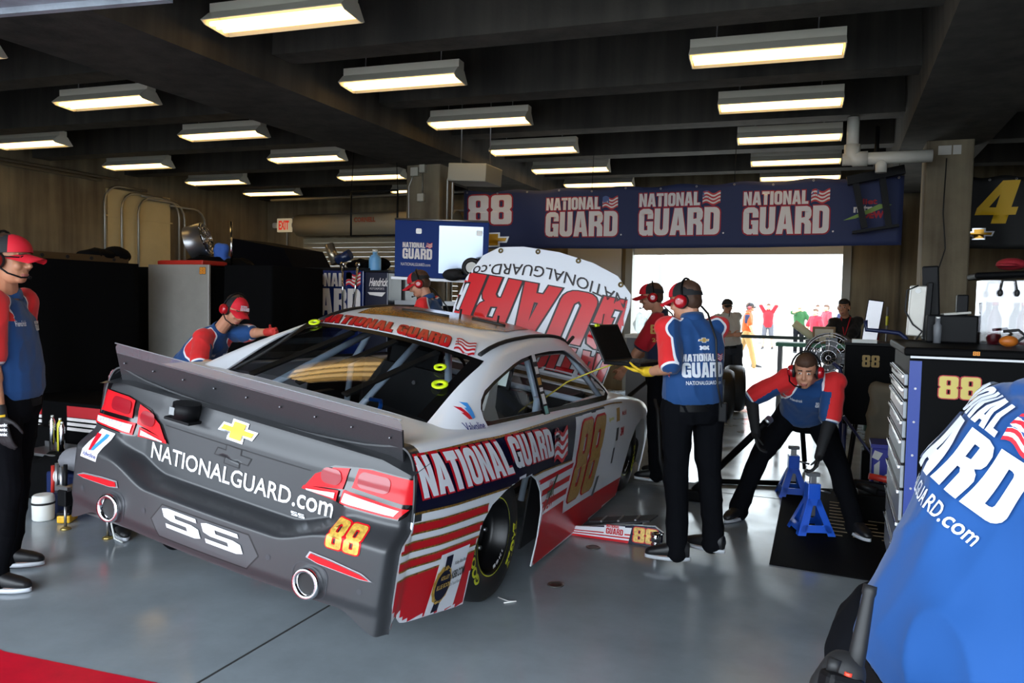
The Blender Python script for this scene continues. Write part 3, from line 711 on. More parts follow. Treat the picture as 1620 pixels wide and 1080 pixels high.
for i in range(5):
    x = -.7+.35*i; MB().tube([(x, -.985, 1.0), (x, -.80, .955)], .008, n=6).build('spoiler_brace', BLACK, CAR)
# ---- livery on both flanks
def flank(parts, name, mats, scale=1., oy=0., oz=0., sl=0., lift=.002, step=.02, sides=(1, -1), bv=None):
    for s in sides:
        pp = [((p[0] if s > 0 else p[0].map(lambda x, y: (x, y))),)+tuple(p[1:]) for p in parts]
        decal_proj(pp, (s*1.3, oy, oz), (0, 1, sl), (0, 0, 1), bv or BV, mats, name, CAR, lift, scale, step, d=(-s, 0, 0), far=1.)
def P_(*pts): return Shape().poly([list(pts)])
TOPG = [(-1.19, 1.0), (-1.05, .972), (-.43, .962), (.355, .945), (1.0, .925), (1.717, .897), (2.3, .868)]
LOWG = [(-1.19, .742), (-1.0, .722), (-.635, .689), (.033, .647), (.454, .637), (1.0, .602)]
TOPG = [(y, interp(y, ZS)-.034) for y in [-1.19+.1*i for i in range(35)] if y < 2.3]
def band(line, dz0, dz1): return P_(*([(y, z+dz0) for y, z in line]+[(y, z+dz1) for y, z in reversed(line)]))
NV = P_(*([(y, z) for y, z in TOPG if y < 1.75]+[(1.72, .84), (1.04, .872), (1.0, .602)]+list(reversed(LOWG))[1:]))
flank([(NV, 0)], 'navy_panel', [NAVYP])
ST = [((-1.2, .70), (-.30, .618), .042, .034), ((-1.2, .625), (-.30, .535), .040, .036), ((-1.2, .548), (-.34, .468), .038, .030)]
parts = [(band(TOPG, -.0045, .0045), 1, 1), (band(LOWG, -.005, .005), 1, 1)]
for (y0, z0), (y1, z1), a, b in ST:
    yb = (y0+y1)/2; zm = (z0+z1)/2-.008
    L = [(y0, z0), (yb, zm), (y1, z1)]
    parts += [(band(L, 0, -a), 0, 0), (band(L, .004, -.004), 1, 1), (band(L, -a+.004, -a-.004), 1, 1)]
RB = [(-1.2, .466), (-.8, .432), (-.37, .40)]
parts += [(P_(*(RB+[(-.37, .10), (-1.2, .26)])), 0, 0), (band(RB, .004, -.004), 1, 1)]
for z0, z1, y1 in ((.59, .56, 1.05), (.515, .478, 1.02), (.435, .395, 1.0)):
    parts.append((P_((.40, z0), (y1, z0-.012), (y1, z1-.012), (.40, z1)), 0, 0))
parts.append((P_((.40, .345), (.95, .345), (.98, .248), (2.45, .21), (2.45, -.02), (.40, -.02)), 0, 0))
flank(parts, 'red_stripe', [REDP, GOLDP])
decs = []
for bvx in (1,):
    pass
def quad(S, TL, BL, TR, BR, g=0.):
    a, b, c, d = S.bb(); a += g; c -= g; b += g; d -= g
    def fn(x, y):
        u = (x-a)/(c-a); v = (y-b)/(d-b)
        return tuple((BL[i]*(1-u)+BR[i]*u)*(1-v)+(TL[i]*(1-u)+TR[i]*u)*v for i in (0, 1))
    return S.map(fn)
QN = ((-.995, .950), (-.925, .775), (-.215, .912), (-.03, .722)); QG = ((-.15, .918), (-.005, .738), (.50, .874), (.615, .700))
LET = [(quad(block('NATIONAL', .055, gap=.07), *QN, g=.055), 0, 0), (quad(block('NATIONAL', gap=.07), *QN), 1, 1), (quad(block('GUARD', .055, gap=.07), *QG, g=.055), 0, 0), (quad(block('GUARD', gap=.07), *QG), 1, 1)]
flank(LET, 'side_lettering', [REDP, WHP], lift=.005)
FLG = [(s, c, 1) for s, c in flag(.60, .70, .25, .19, wave=.10, red=1, white=0, blue=2)]
flank([(S.map(lambda x, y: (x-.15*(y-.8), y-.045*(x+.4))), c, l) for S, c, l in FLG], 'side_flag', [WHP, REDP, NAVYP], lift=.005)
N88 = [(block('88', .09, gap=.1).fit(0, 0, .66, .60), 0, 0), (block('88', .045, gap=.1).fit(.03, .03, .60, .545), 1, 1), (block('88', gap=.1).fit(.045, .04, .57, .52), 2, 2)]
flank([(S.shear(.28), c, l) for S, c, l in N88], 'door_number', [WHP, REDP, mat('door_gold', 'b48c42', .4, .1, noise_s=50, noise_a=.25)], oy=.93, oz=.275, sl=-.03, lift=.004)
flank([(font('diet', .02).fit(.2, .7, .35, .2), 0), (font('mtn', .03).fit(.1, .38, .6, .28), 1), (font('DEW', .04).fit(0, .0, .8, .36), 0), (Shape().poly([[(-.1, -.1), (.1, 0), (.95, .95), (.8, 1.0)]]), 1)], 'drink_sticker', [REDP, mat('dark_green', '2d4a35', .4)], scale=.2, oy=.55, oz=.37, sl=0, lift=.006, sides=(1,))
flank([(P_((0, 0), (.36, 0), (.42, .42), (.06, .42)), 0, 0), (Shape().poly([[(.13+.105*math.cos(t*PI/12)*(1+.07*(t % 2)), .22+.115*math.sin(t*PI/12)*(1+.07*(t % 2))) for t in range(24)]]), 1, 1), (Shape().poly([[(.13+.088*math.cos(t*PI/12), .22+.096*math.sin(t*PI/12)) for t in range(24)]]), 2, 2), (P_((.09, .13), (.05, .0), (.1, .04), (.13, .0), (.16, .12)), 2, 1), (P_((.12, .3), (.2, .3), (.2, .4), (.12, .4)), 2, 1),
       (font('BLUE BOOK', .02).fit(.05, .205, .16, .03), 1, 3), (font('KELLEY', .02).fit(.08, .26, .1, .026), 1, 3), (font('KBB.COM', .03).fit(.235, .23, .165, .055), 3, 1), (font('Kelley Blue Book', .01).fit(.245, .315, .16, .03), 3, 1), (font('The Trusted Resource', .0).fit(.235, .185, .15, .022), 3, 1)],
      'book_sticker', [WHP, GOLD88, NAVYP, mat('black_print', '101014', .4)], scale=.74, oy=-.78, oz=.165, sl=-.07, lift=.005, sides=(1,))
# greenhouse stickers
decal_proj(valv(), (1.3, -.405, .955), (0, 1, -.03), (.3, 0, 1), GV, VM, 'oil_sticker', CAR, .003, .18, .02, d=(-1, 0, 0), far=1.2)
RT = [(block('NATIONAL GUARD', .05, gap=.06).fit(-.005, -.006, .915, .172).shear(-.45), 0, 0), (block('NATIONAL GUARD', gap=.06).fit(0, 0, .905, .16).shear(-.45), 1, 1)]+[(s.shear(-.45), c+1, 1) for s, c in flag(.94, 0, .13, .15, red=0, white=1, blue=2)]
decal_proj(RT, (-.54, .175, 1.6), (1, -.01, 0), (0, 1, 0), GV, [mat('dark_red_edge', '6a0a14', .4), REDP, WHP, NAVYP], 'roof_lettering', CAR, .003, 1., .05, d=(0, 0, -1))
decal_proj([(block('88', gap=.1).fit(0, 0, .04, .05), 0), (Shape().poly([[(.20+.03*math.cos(t*.4), .02+.035*math.sin(t*.4)) for t in range(16)], [(.20+.022*math.cos(t*.4), .02+.027*math.sin(t*.4)) for t in range(16)]]), 1), (P_((.27, -.01), (.3, -.01), (.3, .05), (.27, .05)), 2), (P_((.3, .01), (.36, .02), (.36, .06), (.3, .055)), 3),
            (font('Dale Jr.', .0).fit(.40, -.01, .3, .07).shear(.3), 3)], (1.2, .72, 1.262), (0, 1, .02), (0, 0, 1), GV, [GOLD, mat('black_print', '101014', .4), NAVYP, RED], 'roof_sticker', CAR, .003, 1., .05, d=(-1, 0, -.3), far=1.2)
# contingency stickers near the front wheel
flank([(P_((0, 0), (.09, 0), (.09, .1), (0, .1)), 0), (P_((.13, .01), (.27, .01), (.27, .08), (.13, .08)), 1, 0), (font('Mobil', .02).fit(.14, .03, .12, .035), 2, 1), (P_((.02, -.15), (.08, -.15), (.08, -.05), (.02, -.05)), 3), (font('3M', .06).fit(.14, -.13, .09, .07), 2), (P_((-.02, -.32), (.02, -.32), (.03, -.2), (-.01, -.2)), 3), (font('Sprint', .02).fit(-.2, .02, .13, .035), 4), (P_((-.4, -.5), (-.34, -.5), (-.28, -.36), (-.34, -.36)), 3)],
      'sponsor_sticker', [GOLD, WHITE, RED, mat('grey_print', '55565c', .4), YEL], oy=2.0, oz=.72, lift=.005, sides=(1,), scale=1.)
# ---- wheels
TYRE = mat('tyre_rubber', '161617', .55, noise_s=8, noise_a=.2); RIM = mat('black_rim', '0e0e10', .35, .3)
TY = mat('tyre_yellow', 'c9cc2e', .5)
def wheel(name_side):
    root = bpy.data.objects.new('wheel', None); COL.objects.link(root)
    pr = [(.205, -.135), (.215, -.15), (.27, -.158), (.32, -.15), (.345, -.125), (.353, -.08), (.355, 0), (.353, .08), (.345, .125), (.32, .15), (.27, .158), (.215, .15), (.205, .135)]
    MB().lathe(pr, (0, 0, 0), (1, 0, 0), 0, 56, False).build('tyre', TYRE, root)
    mb = MB(); mb.lathe([(.205, .15), (.195, .14), (.185, .06), (.17, .03), (.05, .035), (.045, .06), (.001, .06)], (0, 0, 0), (1, 0, 0), 0, 40, False); mb.lathe([(.205, -.15), (.19, -.1), (.19, .0)], (0, 0, 0), (1, 0, 0), 0, 40, False)
    rim = mb.build('rim', RIM, root)
    for k in range(5):
        a = 2*PI*k/5; MB().cyl((.03, .09*math.cos(a), .09*math.sin(a)), (.06, .09*math.cos(a), .09*math.sin(a)), .013, n=6).build('lug_nut', STEEL, rim)
    mb = MB()
    def arc(S, r0, a0, hgt, span, c):
        a, b, cc, d = S.bb()
        mb.add([V(.160-.01*abs((r0+(y-b)/(d-b)*hgt)-.27)/.05, 0, 0)+V(0, math.cos(a0-(x-a)/(cc-a)*span), math.sin(a0-(x-a)/(cc-a)*span))*(r0+(y-b)/(d-b)*hgt) for x, y in S.v], S.f, c)
    arc(font('GOODYEAR', .05), .245, 3.9, .055, 1.5, 0); arc(font('EAGLE', .05), .245, .05, .055, .95, 0)
    ln = Shape(); ln.add([(x/48, e) for x in range(49) for e in (0, 1)], [(2*i, 2*i+1, 2*i+3, 2*i+2) for i in range(48)]); arc(ln, .205, 0, .006, 2*PI, 0)
    mb.build('tyre_lettering', TY, root, fix=False)
    mb = MB()
    def rimtxt(S, a0, span):
        a, b, cc, d = S.bb(); mb.add([V(.142, 0, 0)+V(0, math.cos(a0-(x-a)/(cc-a)*span), math.sin(a0-(x-a)/(cc-a)*span))*(.165+(y-b)/(d-b)*.022) for x, y in S.v], S.f)
    rimtxt(font('3 24 48 88', .03), 5.6, .8); mb.build('rim_number', WHITE, root, fix=False)
    return root
WM = CARM.inverted()
def place_wheel(o, x, y, upright):
    o.parent = CAR
    if upright:
        wp = CARM @ V(x, y, 0); M_ = Matrix.Translation((wp.x, wp.y+(.05 if y < 1 else 0), .354)) @ Matrix.Rotation(math.radians(-.76), 4, 'Z') @ Matrix.Rotation(math.radians(1.5), 4, 'Y')
        o.matrix_parent_inverse = Matrix.Identity(4); o.matrix_basis = WM @ M_
    else:
        o.matrix_basis = Matrix.Translation((x, y, .28)) @ Matrix.Rotation(PI, 4, 'Z')
w0 = wheel(1); place_wheel(w0, .775, 0, True)
for x, y, u in ((.775, 2.794, True), (-.775, 0, False), (-.775, 2.794, False)): place_wheel(copy_tree(w0), x, y, u)
# ---- inside
mb = MB(); mb.bb(-.64, .64, -.95, 2.2, .31, .36); mb.bb(-.6, .6, 2.15, 2.2, .3, .85); mb.bb(-.62, .62, -.45, -.42, .3, .9)
for s in (1, -1): mb.bb(s*.62, s*.66, -.98, -.42, .3, .92); mb.bb(s*.58, s*.62, -.4, .5, .3, .78); mb.bb(s*.84, s*.85, .56, 2.3, .1, .84)
mb.bb(-.62, .62, -.9, -.44, .86, .9)
mb.build('floor_pan', INK, CAR)
mb = MB(); mb.bb(-.62, .62, .86, .90, .2, .98); mb.build('bulkhead', INK, CAR)
def cage(*pts, r=.022): MB().tube(pts, r, n=10).build('cage_tube', CAGE, CAR)
cage((-.70, .85, .3), (-.72, .85, .9), (-.56, .85, 1.24), (-.45, .85, 1.29), (.45, .85, 1.29), (.56, .85, 1.24), (.72, .85, .9), (.70, .85, .3))
cage((-.45, .8, 1.24), (-.55, -.3, .84)); cage((.02, .82, 1.24), (.62, -.2, .9)); cage((-.15, .8, 1.22), (-.35, .2, .55)); cage((-.6, .1, .78), (.6, .1, .78)); cage((.15, .1, .78), (.62, -.25, .80)); cage((-.3, .15, .78), (-.3, .15, .45))
cage((.80, 1.95, .88), (.60, 1.55, 1.22), (.5, 1.45, 1.28)); cage((-.80, 1.95, .88), (-.60, 1.55, 1.22), (-.5, 1.45, 1.28)); cage((-.78, 1.75, .86), (.78, 1.75, .86)); cage((.7, .2, .80), (.74, .7, .82)); cage((.76, .72, .5), (.74, .72, 1.0))
# rear window braces and the marker rings on the pane
for x0, x1 in ((-.28, -.52), (.02, -.2), (.30, .10)):
    mb = MB(); a = rearpt(x0+.02, -.01, -.03); b = rearpt(x1+.02, -.62, -.03); d = (b-a).normalized(); q = d.cross(rn).normalized()*.022
    slab(mb, [a-q, a+q, b+q, b-q], -rn*.012).build('window_brace', INK, CAR)
for x, s_, r in ((-.53, -.02, .035), (.445, -.20, .035), (.525, -.345, .044)):
    c = rearpt(x, s_, .004); mb = MB(); mb.lathe([(r*.42, 0), (r, 0), (r, .006), (r*.42, .006), (r*.42, 0)], c, rn, 0, 28, False); mb.build('marker_ring', mat('neon_ring', 'd6f01a', .5), CAR)
# fuel filler cone, hose, seat, tablet, crate of panels
MB().lathe([(.001, 0), (.13, 0), (.105, .13), (.09, .15), (.001, .15)], (.18, -.22, .70), (0, 0, 1)).build('filler_cone', CAGE, CAR)
MB().tube([(.18, -.18, .85), (.18, -.16, .92), (.14, -.10, .93), (.06, -.08, .92)], .012).build('filler_hose', mat('blue_fitting', '1d5fc0', .3, .6), CAR)
for i, x in enumerate((-.2, -.02, .16, .36)):
    MB().cyl((x, .85, .88+.03*(i % 2)), (x, .84, .88+.03*(i % 2)), .014, n=10).build('bulkhead_bolt', STEEL, CAR)
mb = MB(); mb.box((.47, .62, 1.12), (.24, .02, .2), 0, (-.25, 0, .1)); tb = mb.build('tablet', BPLAST, CAR)
mb = MB(); mb.box((.47, .606, 1.12), (.2, .004, .16), 0, (-.25, 0, .1)); mb.build('screen', mat('tablet_screen', '9fb0b4', .3, emit='b8c8c4', es=.5), tb)
mb = MB(); mb.bb(.40, .66, .10, .12, .79, .97); mb.build('side_plate', WHP, CAR)
for z in (.80, .875, .945): MB().bb(.40, .66, .095, .1, z, z+.03).build('plate_stripe', REDP, CAR)
SEAT = mat('seat_shell', 'f0ece2', .5)
mb = MB(); mb.prism([(.10, .45), (.5, .45), (.48, .78), (.36, .9), (.34, 1.05), (.5, 1.2), (.46, 1.24), (.26, 1.1), (.2, .9), (.12, .75)], (.42, .25, 0), (0, 1, 0), (0, 0, 1), (.10, 0, 0)); mb.build('head_surround', SEAT, CAR)
mb = MB(); mb.bb(-.5, -.1, .9, 1.3, .3, .45, bev=.03); mb.box((-.3, .95, .75), (.42, .1, .75), 0, (-.15, 0, 0), .04); mb.build('driver_seat', BPLAST, CAR)
mb = MB(); mb.bb(-.62, .62, 1.75, 2.12, .72, .88, bev=.03); mb.build('dashboard', INK, CAR)
MB().lathe([(.16, 0), (.175, .012), (.16, .024), (.15, .012), (.16, 0)], (-.32, 1.55, .86), (0, -.9, .3), cap=False).build('steering_wheel', BPLAST, CAR)
# engine bay and raised hood
mb = MB(); mb.bb(-.3, .3, 2.4, 3.0, .3, .62, bev=.03); mb.cyl((-.0, 2.7, .62), (0, 2.7, .72), .2, n=24); mb.build('engine', mat('engine_metal', '77777a', .4, .7), CAR)
for s in (1, -1): MB().box((s*.24, 2.7, .62), (.14, .5, .12), 0, (0, s*.5, 0), .03).build('valve_cover', mat('orange_cover', 'b04a1c', .4), CAR)
mb = MB(); mb.bb(-.62, .62, 3.4, 3.5, .15, .62); mb.build('radiator', BPLAST, CAR)
HV = V(0, .18, .984).normalized()
def hood_pt(x, s, bulge=0.): return V(x+.035-.03*s, 2.24, .93)+HV*s+V(0, -1, .18)*(.02+.05*(1-(x/.8)**2)+bulge)
HO = [(-.74, .0), (.69, .0), (.735, .25), (.765, .5), (.785, .66), (.77, .76), (.64, .885), (.42, .955), (.12, .995), (-.2, .995), (-.42, .96), (-.56, .87), (-.68, .66), (-.745, .4)]
S = Shape().poly([HO]); mb = MB(); bm = bmesh.new(); vs = [bm.verts.new((x, y, 0)) for x, y in S.v]
for q in S.f: bm.faces.new([vs[i] for i in q])
for ax, n_, lo in ((0, 15, -.75), (1, 10, .05)):
    for k in range(n_):
        pc = [0, 0, 0]; pn = [0, 0, 0]; pc[ax] = lo+.1*k; pn[ax] = 1
        bmesh.ops.bisect_plane(bm, geom=bm.verts[:]+bm.edges[:]+bm.faces[:], plane_co=pc, plane_no=pn)
bm.verts.index_update(); mb.add([hood_pt(q.co.x, q.co.y) for q in bm.verts], [[q.index for q in f.verts] for f in bm.faces], 0, True); bm.free()
hm = evalmesh(recalc(mb.mesh('hood')), [('SOLIDIFY', dict(thickness=.015, offset=0))]); smoothed(hm, 40); hm.materials.clear(); hm.materials.append(WHP); hood = link('hood', hm, CAR); HVH = bvh_of(hm)
def flip(S): return S.map(lambda x, y: (-x, -y))
HR = mat('hood_red', 'd3151f', .3, coat=.4); HB = mat('hood_dark_edge', '1a0a0c', .4)
hp = []
for w_, x0, wd, y0, hh in (('GUARD', -.83, 1.66, .345, .43), ('NATIONAL', -.80, 1.24, .10, .215)):
    for g, c, l in ((.03, 1, 0), (0, 0, 1)):
        S = block(w_, g).fit(x0-g*.35, -g*.35, wd+g*.7, hh+g*.7); hp.append((S.map(lambda x, y: (-x-.18*(y-.2), y0+hh-y)), c, l))
hp += [(s.map(lambda x, y: (-x, .42-y)), c, l) for s, c, l in [(a, b_ if b_ != 1 else 0, 1) for a, b_ in flag(.47, .1, .32, .23, red=0, white=2, blue=1)]]
hp += [(font('NATIONALGUARD.com', .006).fit(-.74, 0, 1.48, .095).map(lambda x, y: (-x, .925-y-.10*(x/.66)**2)), 1, 1)]
# keep the artwork inside the panel outline
decal_proj(hp, V(.02, 2.24, .93)+V(0, -.4, 0), (1, 0, 0), HV, HVH, [HR, HB, WHP], 'hood_lettering', hood, .003, 1., .03, d=(0, 1, -.18), far=.5)
for x, s_ in ((-.40, .93), (-.06, .97), (.30, .95), (.68, .82)):
    c = hood_pt(x, s_, .012); MB().lathe([(.008, 0), (.022, 0), (.022, .005), (.008, .005), (.008, 0)], c, (0, -1, .18), cap=False, n=16).build('hood_pin_plate', mat('brass_plate', '6d5a34', .4, .6), hood)
MB().tube([(.62, 2.2, .95), (.64, 2.19, 1.5)], .005).build('hood_prop', STEEL, CAR)
MB().bb(-.8, .8, 3.5, 3.78, .05, .3, bev=.05).build('front_splitter', INK, CAR)
# ================================================================ people
SKIN = mat('skin', 'c58d70', .5, noise_s=14, noise_a=.06); SKIN2 = mat('skin_tan', 'b98060', .5)
HAIR = mat('brown_hair', '4a3020', .7, noise_s=60, noise_a=.3); LIP = mat('lip', 'a05a50', .5); EYE = mat('eye_white', 'd8d2cc', .3); IRIS = mat('iris', '2a1c14', .2)
CAPR = mat('cap_red', 'd3152a', .75); CAPB = mat('cap_black', '17171a', .8); REDSHELL = mat('headset_red', 'b0121e', .3, coat=.4)
TROU = mat('black_trousers', '0a0b0f', .9, spec=.08, bump=.1, bump_s=30); SHOE = mat('black_shoe', '121215', .5); SOLE = mat('pale_sole', 'b9bcc2', .5)
def cloth(name, base, red='dc2a2c', pipe='e8e8ee'):
    """woven shirt: base colour, white piping and red sleeve panel from the 'panel' distance attribute"""
    if name in _M: return _M[name]
    m = bpy.data.materials.new(name); m.use_nodes = True; t = m.node_tree; b = t.nodes['Principled BSDF']; b.inputs['Roughness'].default_value = .75
    b.inputs['Sheen Weight'].default_value = .15; b.inputs['Specular IOR Level'].default_value = .25
    at = t.nodes.new('ShaderNodeAttribute'); at.attribute_name = 'panel'
    g1 = t.nodes.new('ShaderNodeMath'); g1.operation = 'GREATER_THAN'; g1.inputs[1].default_value = 0
    g2 = t.nodes.new('ShaderNodeMath'); g2.operation = 'GREATER_THAN'; g2.inputs[1].default_value = -.012
    t.links.new(at.outputs['Fac'], g1.inputs[0]); t.links.new(at.outputs['Fac'], g2.inputs[0])
    m1 = t.nodes.new('ShaderNodeMix'); m1.data_type = 'RGBA'; m2 = t.nodes.new('ShaderNodeMix'); m2.data_type = 'RGBA'
    m1.inputs[6].default_value = lin(base); m1.inputs[7].default_value = lin(pipe); m2.inputs[7].default_value = lin(red)
    t.links.new(g2.outputs[0], m1.inputs[0]); t.links.new(m1.outputs[2], m2.inputs[6]); t.links.new(g1.outputs[0], m2.inputs[0]); t.links.new(m2.outputs[2], b.inputs['Base Color'])
    _M[name] = m; return m
BLUE = cloth('crew_shirt', '1c4478')
def limb(mb, p0, p1, r0, r1, n=12):
    p0 = Vector(p0); p1 = Vector(p1); x, y, z = frame(p1-p0); R = []
    def ring(c, r): return [c+(x*math.cos(2*PI*j/n)+y*math.sin(2*PI*j/n))*r for j in range(n)]
    for a in (-.98, -.7, -.35): R.append(ring(p0+z*(r0*a), r0*math.sqrt(1-a*a)))
    R.append(ring(p0, r0)); R.append(ring(p1, r1))
    for a in (.35, .7, .98): R.append(ring(p1+z*(r1*a), r1*math.sqrt(1-a*a)))
    mb.rings(R)
def spine_loft(mb, rows, n=20):
    """rows: centre, side axis, front axis, half widths"""
    R = []
    for c, ax, ay, rx, ry in rows:
        R.append([c+ax*(rx*math.copysign(abs(math.cos(t))**.85, math.cos(t)))+ay*(ry*math.copysign(abs(math.sin(t))**.85, math.sin(t))) for t in [2*PI*j/n for j in range(n)]])
    mb.rings(R)
def ik(a, b, l1, l2, hint):
    a = Vector(a); b = Vector(b); d = b-a; L = d.length
    if L > (l1+l2)*.999: b = a+d*((l1+l2)*.999/L); d = b-a; L = d.length
    u = d.normalized(); k = (l1*l1-l2*l2+L*L)/(2*L); hgt = math.sqrt(max(0, l1*l1-k*k)); h_ = Vector(hint); h_ = (h_-u*h_.dot(u)).normalized()
    return a+u*k+h_*hgt, b
def remesh(mb, vox, smooth=4, name='m', noise_f=0, noise_a=0, fac=.5):
    me = mb.mesh(name); bm = bmesh.new(); bm.from_mesh(me); bmesh.ops.recalc_face_normals(bm, faces=bm.faces[:]); bm.to_mesh(me); bm.free()
    mods = [('REMESH', dict(mode='VOXEL', voxel_size=vox, use_smooth_shade=True))]
    if smooth: mods.append(('SMOOTH', dict(factor=fac, iterations=smooth)))
    r = evalmesh(me, mods, name); bpy.data.meshes.remove(me); r.materials.clear()
    if noise_a:
        N_ = [q.normal.copy() for q in r.vertices]; C_ = [q.co.copy() for q in r.vertices]; out = []
        for p, n_ in zip(C_, N_):
            k = noise.noise(Vector((p.x*noise_f, p.y*noise_f, p.z*noise_f*.55)))+.5*noise.noise(Vector((p.x*noise_f*2.1+7, p.y*noise_f*2.1, p.z*noise_f*1.4)))
            rg = (1-abs(noise.noise(Vector((p.x*6+p.z*4, p.y*6, p.z*2.6-p.x*3)))))**5-.2 if noise_f < 9.5 else 0
            out += tuple(p+n_*(k*noise_a+rg*noise_a*.9))
        r.vertices.foreach_set('co', out); r.update()
    smoothed(r); return r
def hand(mb, wrist, d, palm, size=1., curl=.5, side=1):
    """palm and five fingers; d along the hand, palm the direction it faces, side +1 right / -1 left"""
    d = Vector(d).normalized(); palm = Vector(palm); palm = (palm-d*palm.dot(d)).normalized(); s = d.cross(palm)*side  # s towards the thumb
    w = Vector(wrist)
    for o in (-.024, -.008, .008, .024): limb(mb, w+d*.012+s*o*.7, w+d*.082*size+s*o*1.05, .0125*size, .0115*size, 8)
    for k, (o, L) in enumerate(((.03, .068), (.010, .078), (-.011, .072), (-.031, .056))):
        a = w+d*.085*size+s*o; ang = 0; q = d.copy(); r = .0088*size
        for f in (.45, .32, .25):
            ang += curl*(.75+.08*k); q = d*math.cos(ang)+palm*math.sin(ang); b = a+q*(L*f*size); limb(mb, a, b, r, r*.9, 8); a = b; r *= .9
    a = w+d*.025+s*.026; b = a+(d*.55+s*.75+palm*.3)*.036*size; c = b+(d*.85+s*.3+palm*.45)*.032*size; e = c+(d*.9+palm*.6)*.024*size
    limb(mb, a, b, .0125*size, .0105, 8); limb(mb, b, c, .0105, .0095, 8); limb(mb, c, e, .0092, .0075, 8)
def person(label, pelvis, torso, right, ankles, toes, wrists, hints, head, hup=(0, 0, 1), knee=None, H=1.0, vox=.006, shirt=BLUE, panel=True, trousers=TROU, cap='red', headset=True, hat_back=False,
           gloves=(None, None), sleeves=1., longsleeve=None, palms=None, curl=.55, fat=1., skin=SKIN, glasses=False, shoes=True, group=None, hair=None, cat='person', capcols=None, handdir=None, headoff=None, tuck=True, shorts=False, cord=True, drop=(.05, .05), wr=(9, .007), chest=None):
    P = Vector(pelvis); a = Vector(torso).normalized(); r = Vector(right); r = (r-a*r.dot(a)).normalized(); f = a.cross(r)*1.0
    keep = None; root = thing('person', label, cat, (P.x, P.y, 0), group=group); off = V(P.x, P.y, 0); P = P-off
    L = lambda p: Vector(p)-off
    neck = P+a*.535*H; hf = Vector(head).normalized(); hu = Vector(hup); hu = (hu-hf*hu.dot(hf)).normalized(); hr = hf.cross(hu)
    hc = neck+(a*.6+hu*.4).normalized()*.128*H+hf*.035 if headoff is None else L(headoff)
    sh = [neck+r*s*.175*H*fat**.5-a*dq for s, dq in zip((1, -1), drop)]; hip = [P+r*s*.095*H*fat for s in (1, -1)]
    HM = Matrix(((hr.x, hf.x, hu.x), (hr.y, hf.y, hu.y), (hr.z, hf.z, hu.z)))
    h = lambda x, y, z: hc+HM @ (V(x, y, z)*H)
    hR = HM
    arms = []
    for i in (0, 1):
        e, w_ = ik(sh[i], L(wrists[i]), .285*H, .255*H, hints[i]); arms.append((e, w_))
    legs = []
    for i in (0, 1):
        hint = knee[i] if knee else f
        k, an = ik(hip[i], L(ankles[i]), .43*H, .43*H, hint); legs.append((k, an))
    # ---- body: one continuous skin
    mb = MB()
    for i, s in enumerate((1, -1)):
        e, w_ = arms[i]
        limb(mb, sh[i], e, .045*fat**.5, .041); limb(mb, e, w_, .041, .027); 
        m = e.lerp(w_, .3); limb(mb, e, m, .040, .043)
        dd = Vector(handdir[i]) if handdir and handdir[i] else (w_-e).normalized()
        if not gloves[i]: hand(mb, w_, dd, palms[i] if palms else (r*-s+f*.3), .92*H if gloves[i] else 1.*H, curl, s)
        k, an = legs[i]; limb(mb, hip[i], k, .078, .05); limb(mb, k, an, .05, .036); td = (L(toes[i])-an); td.z = 0; td.normalize(); limb(mb, an+V(0, 0, -.03), an+td*.11+V(0, 0, -.06), .033, .028)
    spine_loft(mb, [(P-a*.06, r, f, .10, .09), (P+a*.05, r, f, .14*fat, .10*fat), (P+a*.2, r, f, .13*fat, .095*fat), (P+a*.40, r, f, .15, .10), (P+a*.50, r, f, .11, .07), (P+a*.56, r, f, .05, .05)])
    limb(mb, neck-a*.02, hc+HM @ V(0, -.02, -.05), .056, .054)
    mb.ell(h(0, -.012, .035), (.075*H, .094*H, .085*H), rot=hR); mb.ell(h(0, .025, -.035), (.060*H, .066*H, .082*H), rot=hR); mb.ell(h(0, .058, -.088), (.032*H, .026*H, .024*H), rot=hR)
    mb.ell(h(0, .078, .03), (.05*H, .016*H, .013*H), rot=hR); mb.ell(h(0, .085, -.068), (.024*H, .010*H, .006*H), rot=hR); mb.ell(h(0, .084, -.079), (.021*H, .011*H, .007*H), rot=hR)
    for s in (1, -1):
        mb.ell(h(s*.034, .062, -.03), (.024*H, .024*H, .024*H), rot=hR); mb.ell(h(s*.077, -.008, -.005), (.011*H, .02*H, .032*H), rot=hR); mb.ell(h(s*.03, .076, .008), (.0135*H, .0125*H, .0095*H), rot=hR)
    limb(mb, h(0, .084, .018), h(0, .104, -.026), .0085*H, .0125*H, 8); mb.ell(h(0, .094, -.032), (.019*H, .013*H, .010*H), rot=hR)
    bm_ = remesh(mb, vox*.8, 2, 'body'); 
    for m in (skin, EYE, IRIS, LIP, HAIR): bm_.materials.append(m)
    inv = HM.transposed()
    for pl in bm_.polygons:
        q = inv @ (pl.center-hc)/H
        if abs(q.z) > .2 or abs(q.x) > .12 or abs(q.y) > .14: continue
        ax = abs(q.x); mi = 0
        if q.y > .076 and abs(ax-.03) < .012 and abs(q.z-.007) < .0055: mi = 2 if abs(ax-.03) < .005 else 1
        elif q.y > .072 and abs(ax-.03) < .02 and abs(q.z-.029) < .005: mi = 4
        elif q.y > .078 and ax < .024 and abs(q.z+.0735) < .009: mi = 3
        pl.material_index = mi
    link('body', bm_, root)
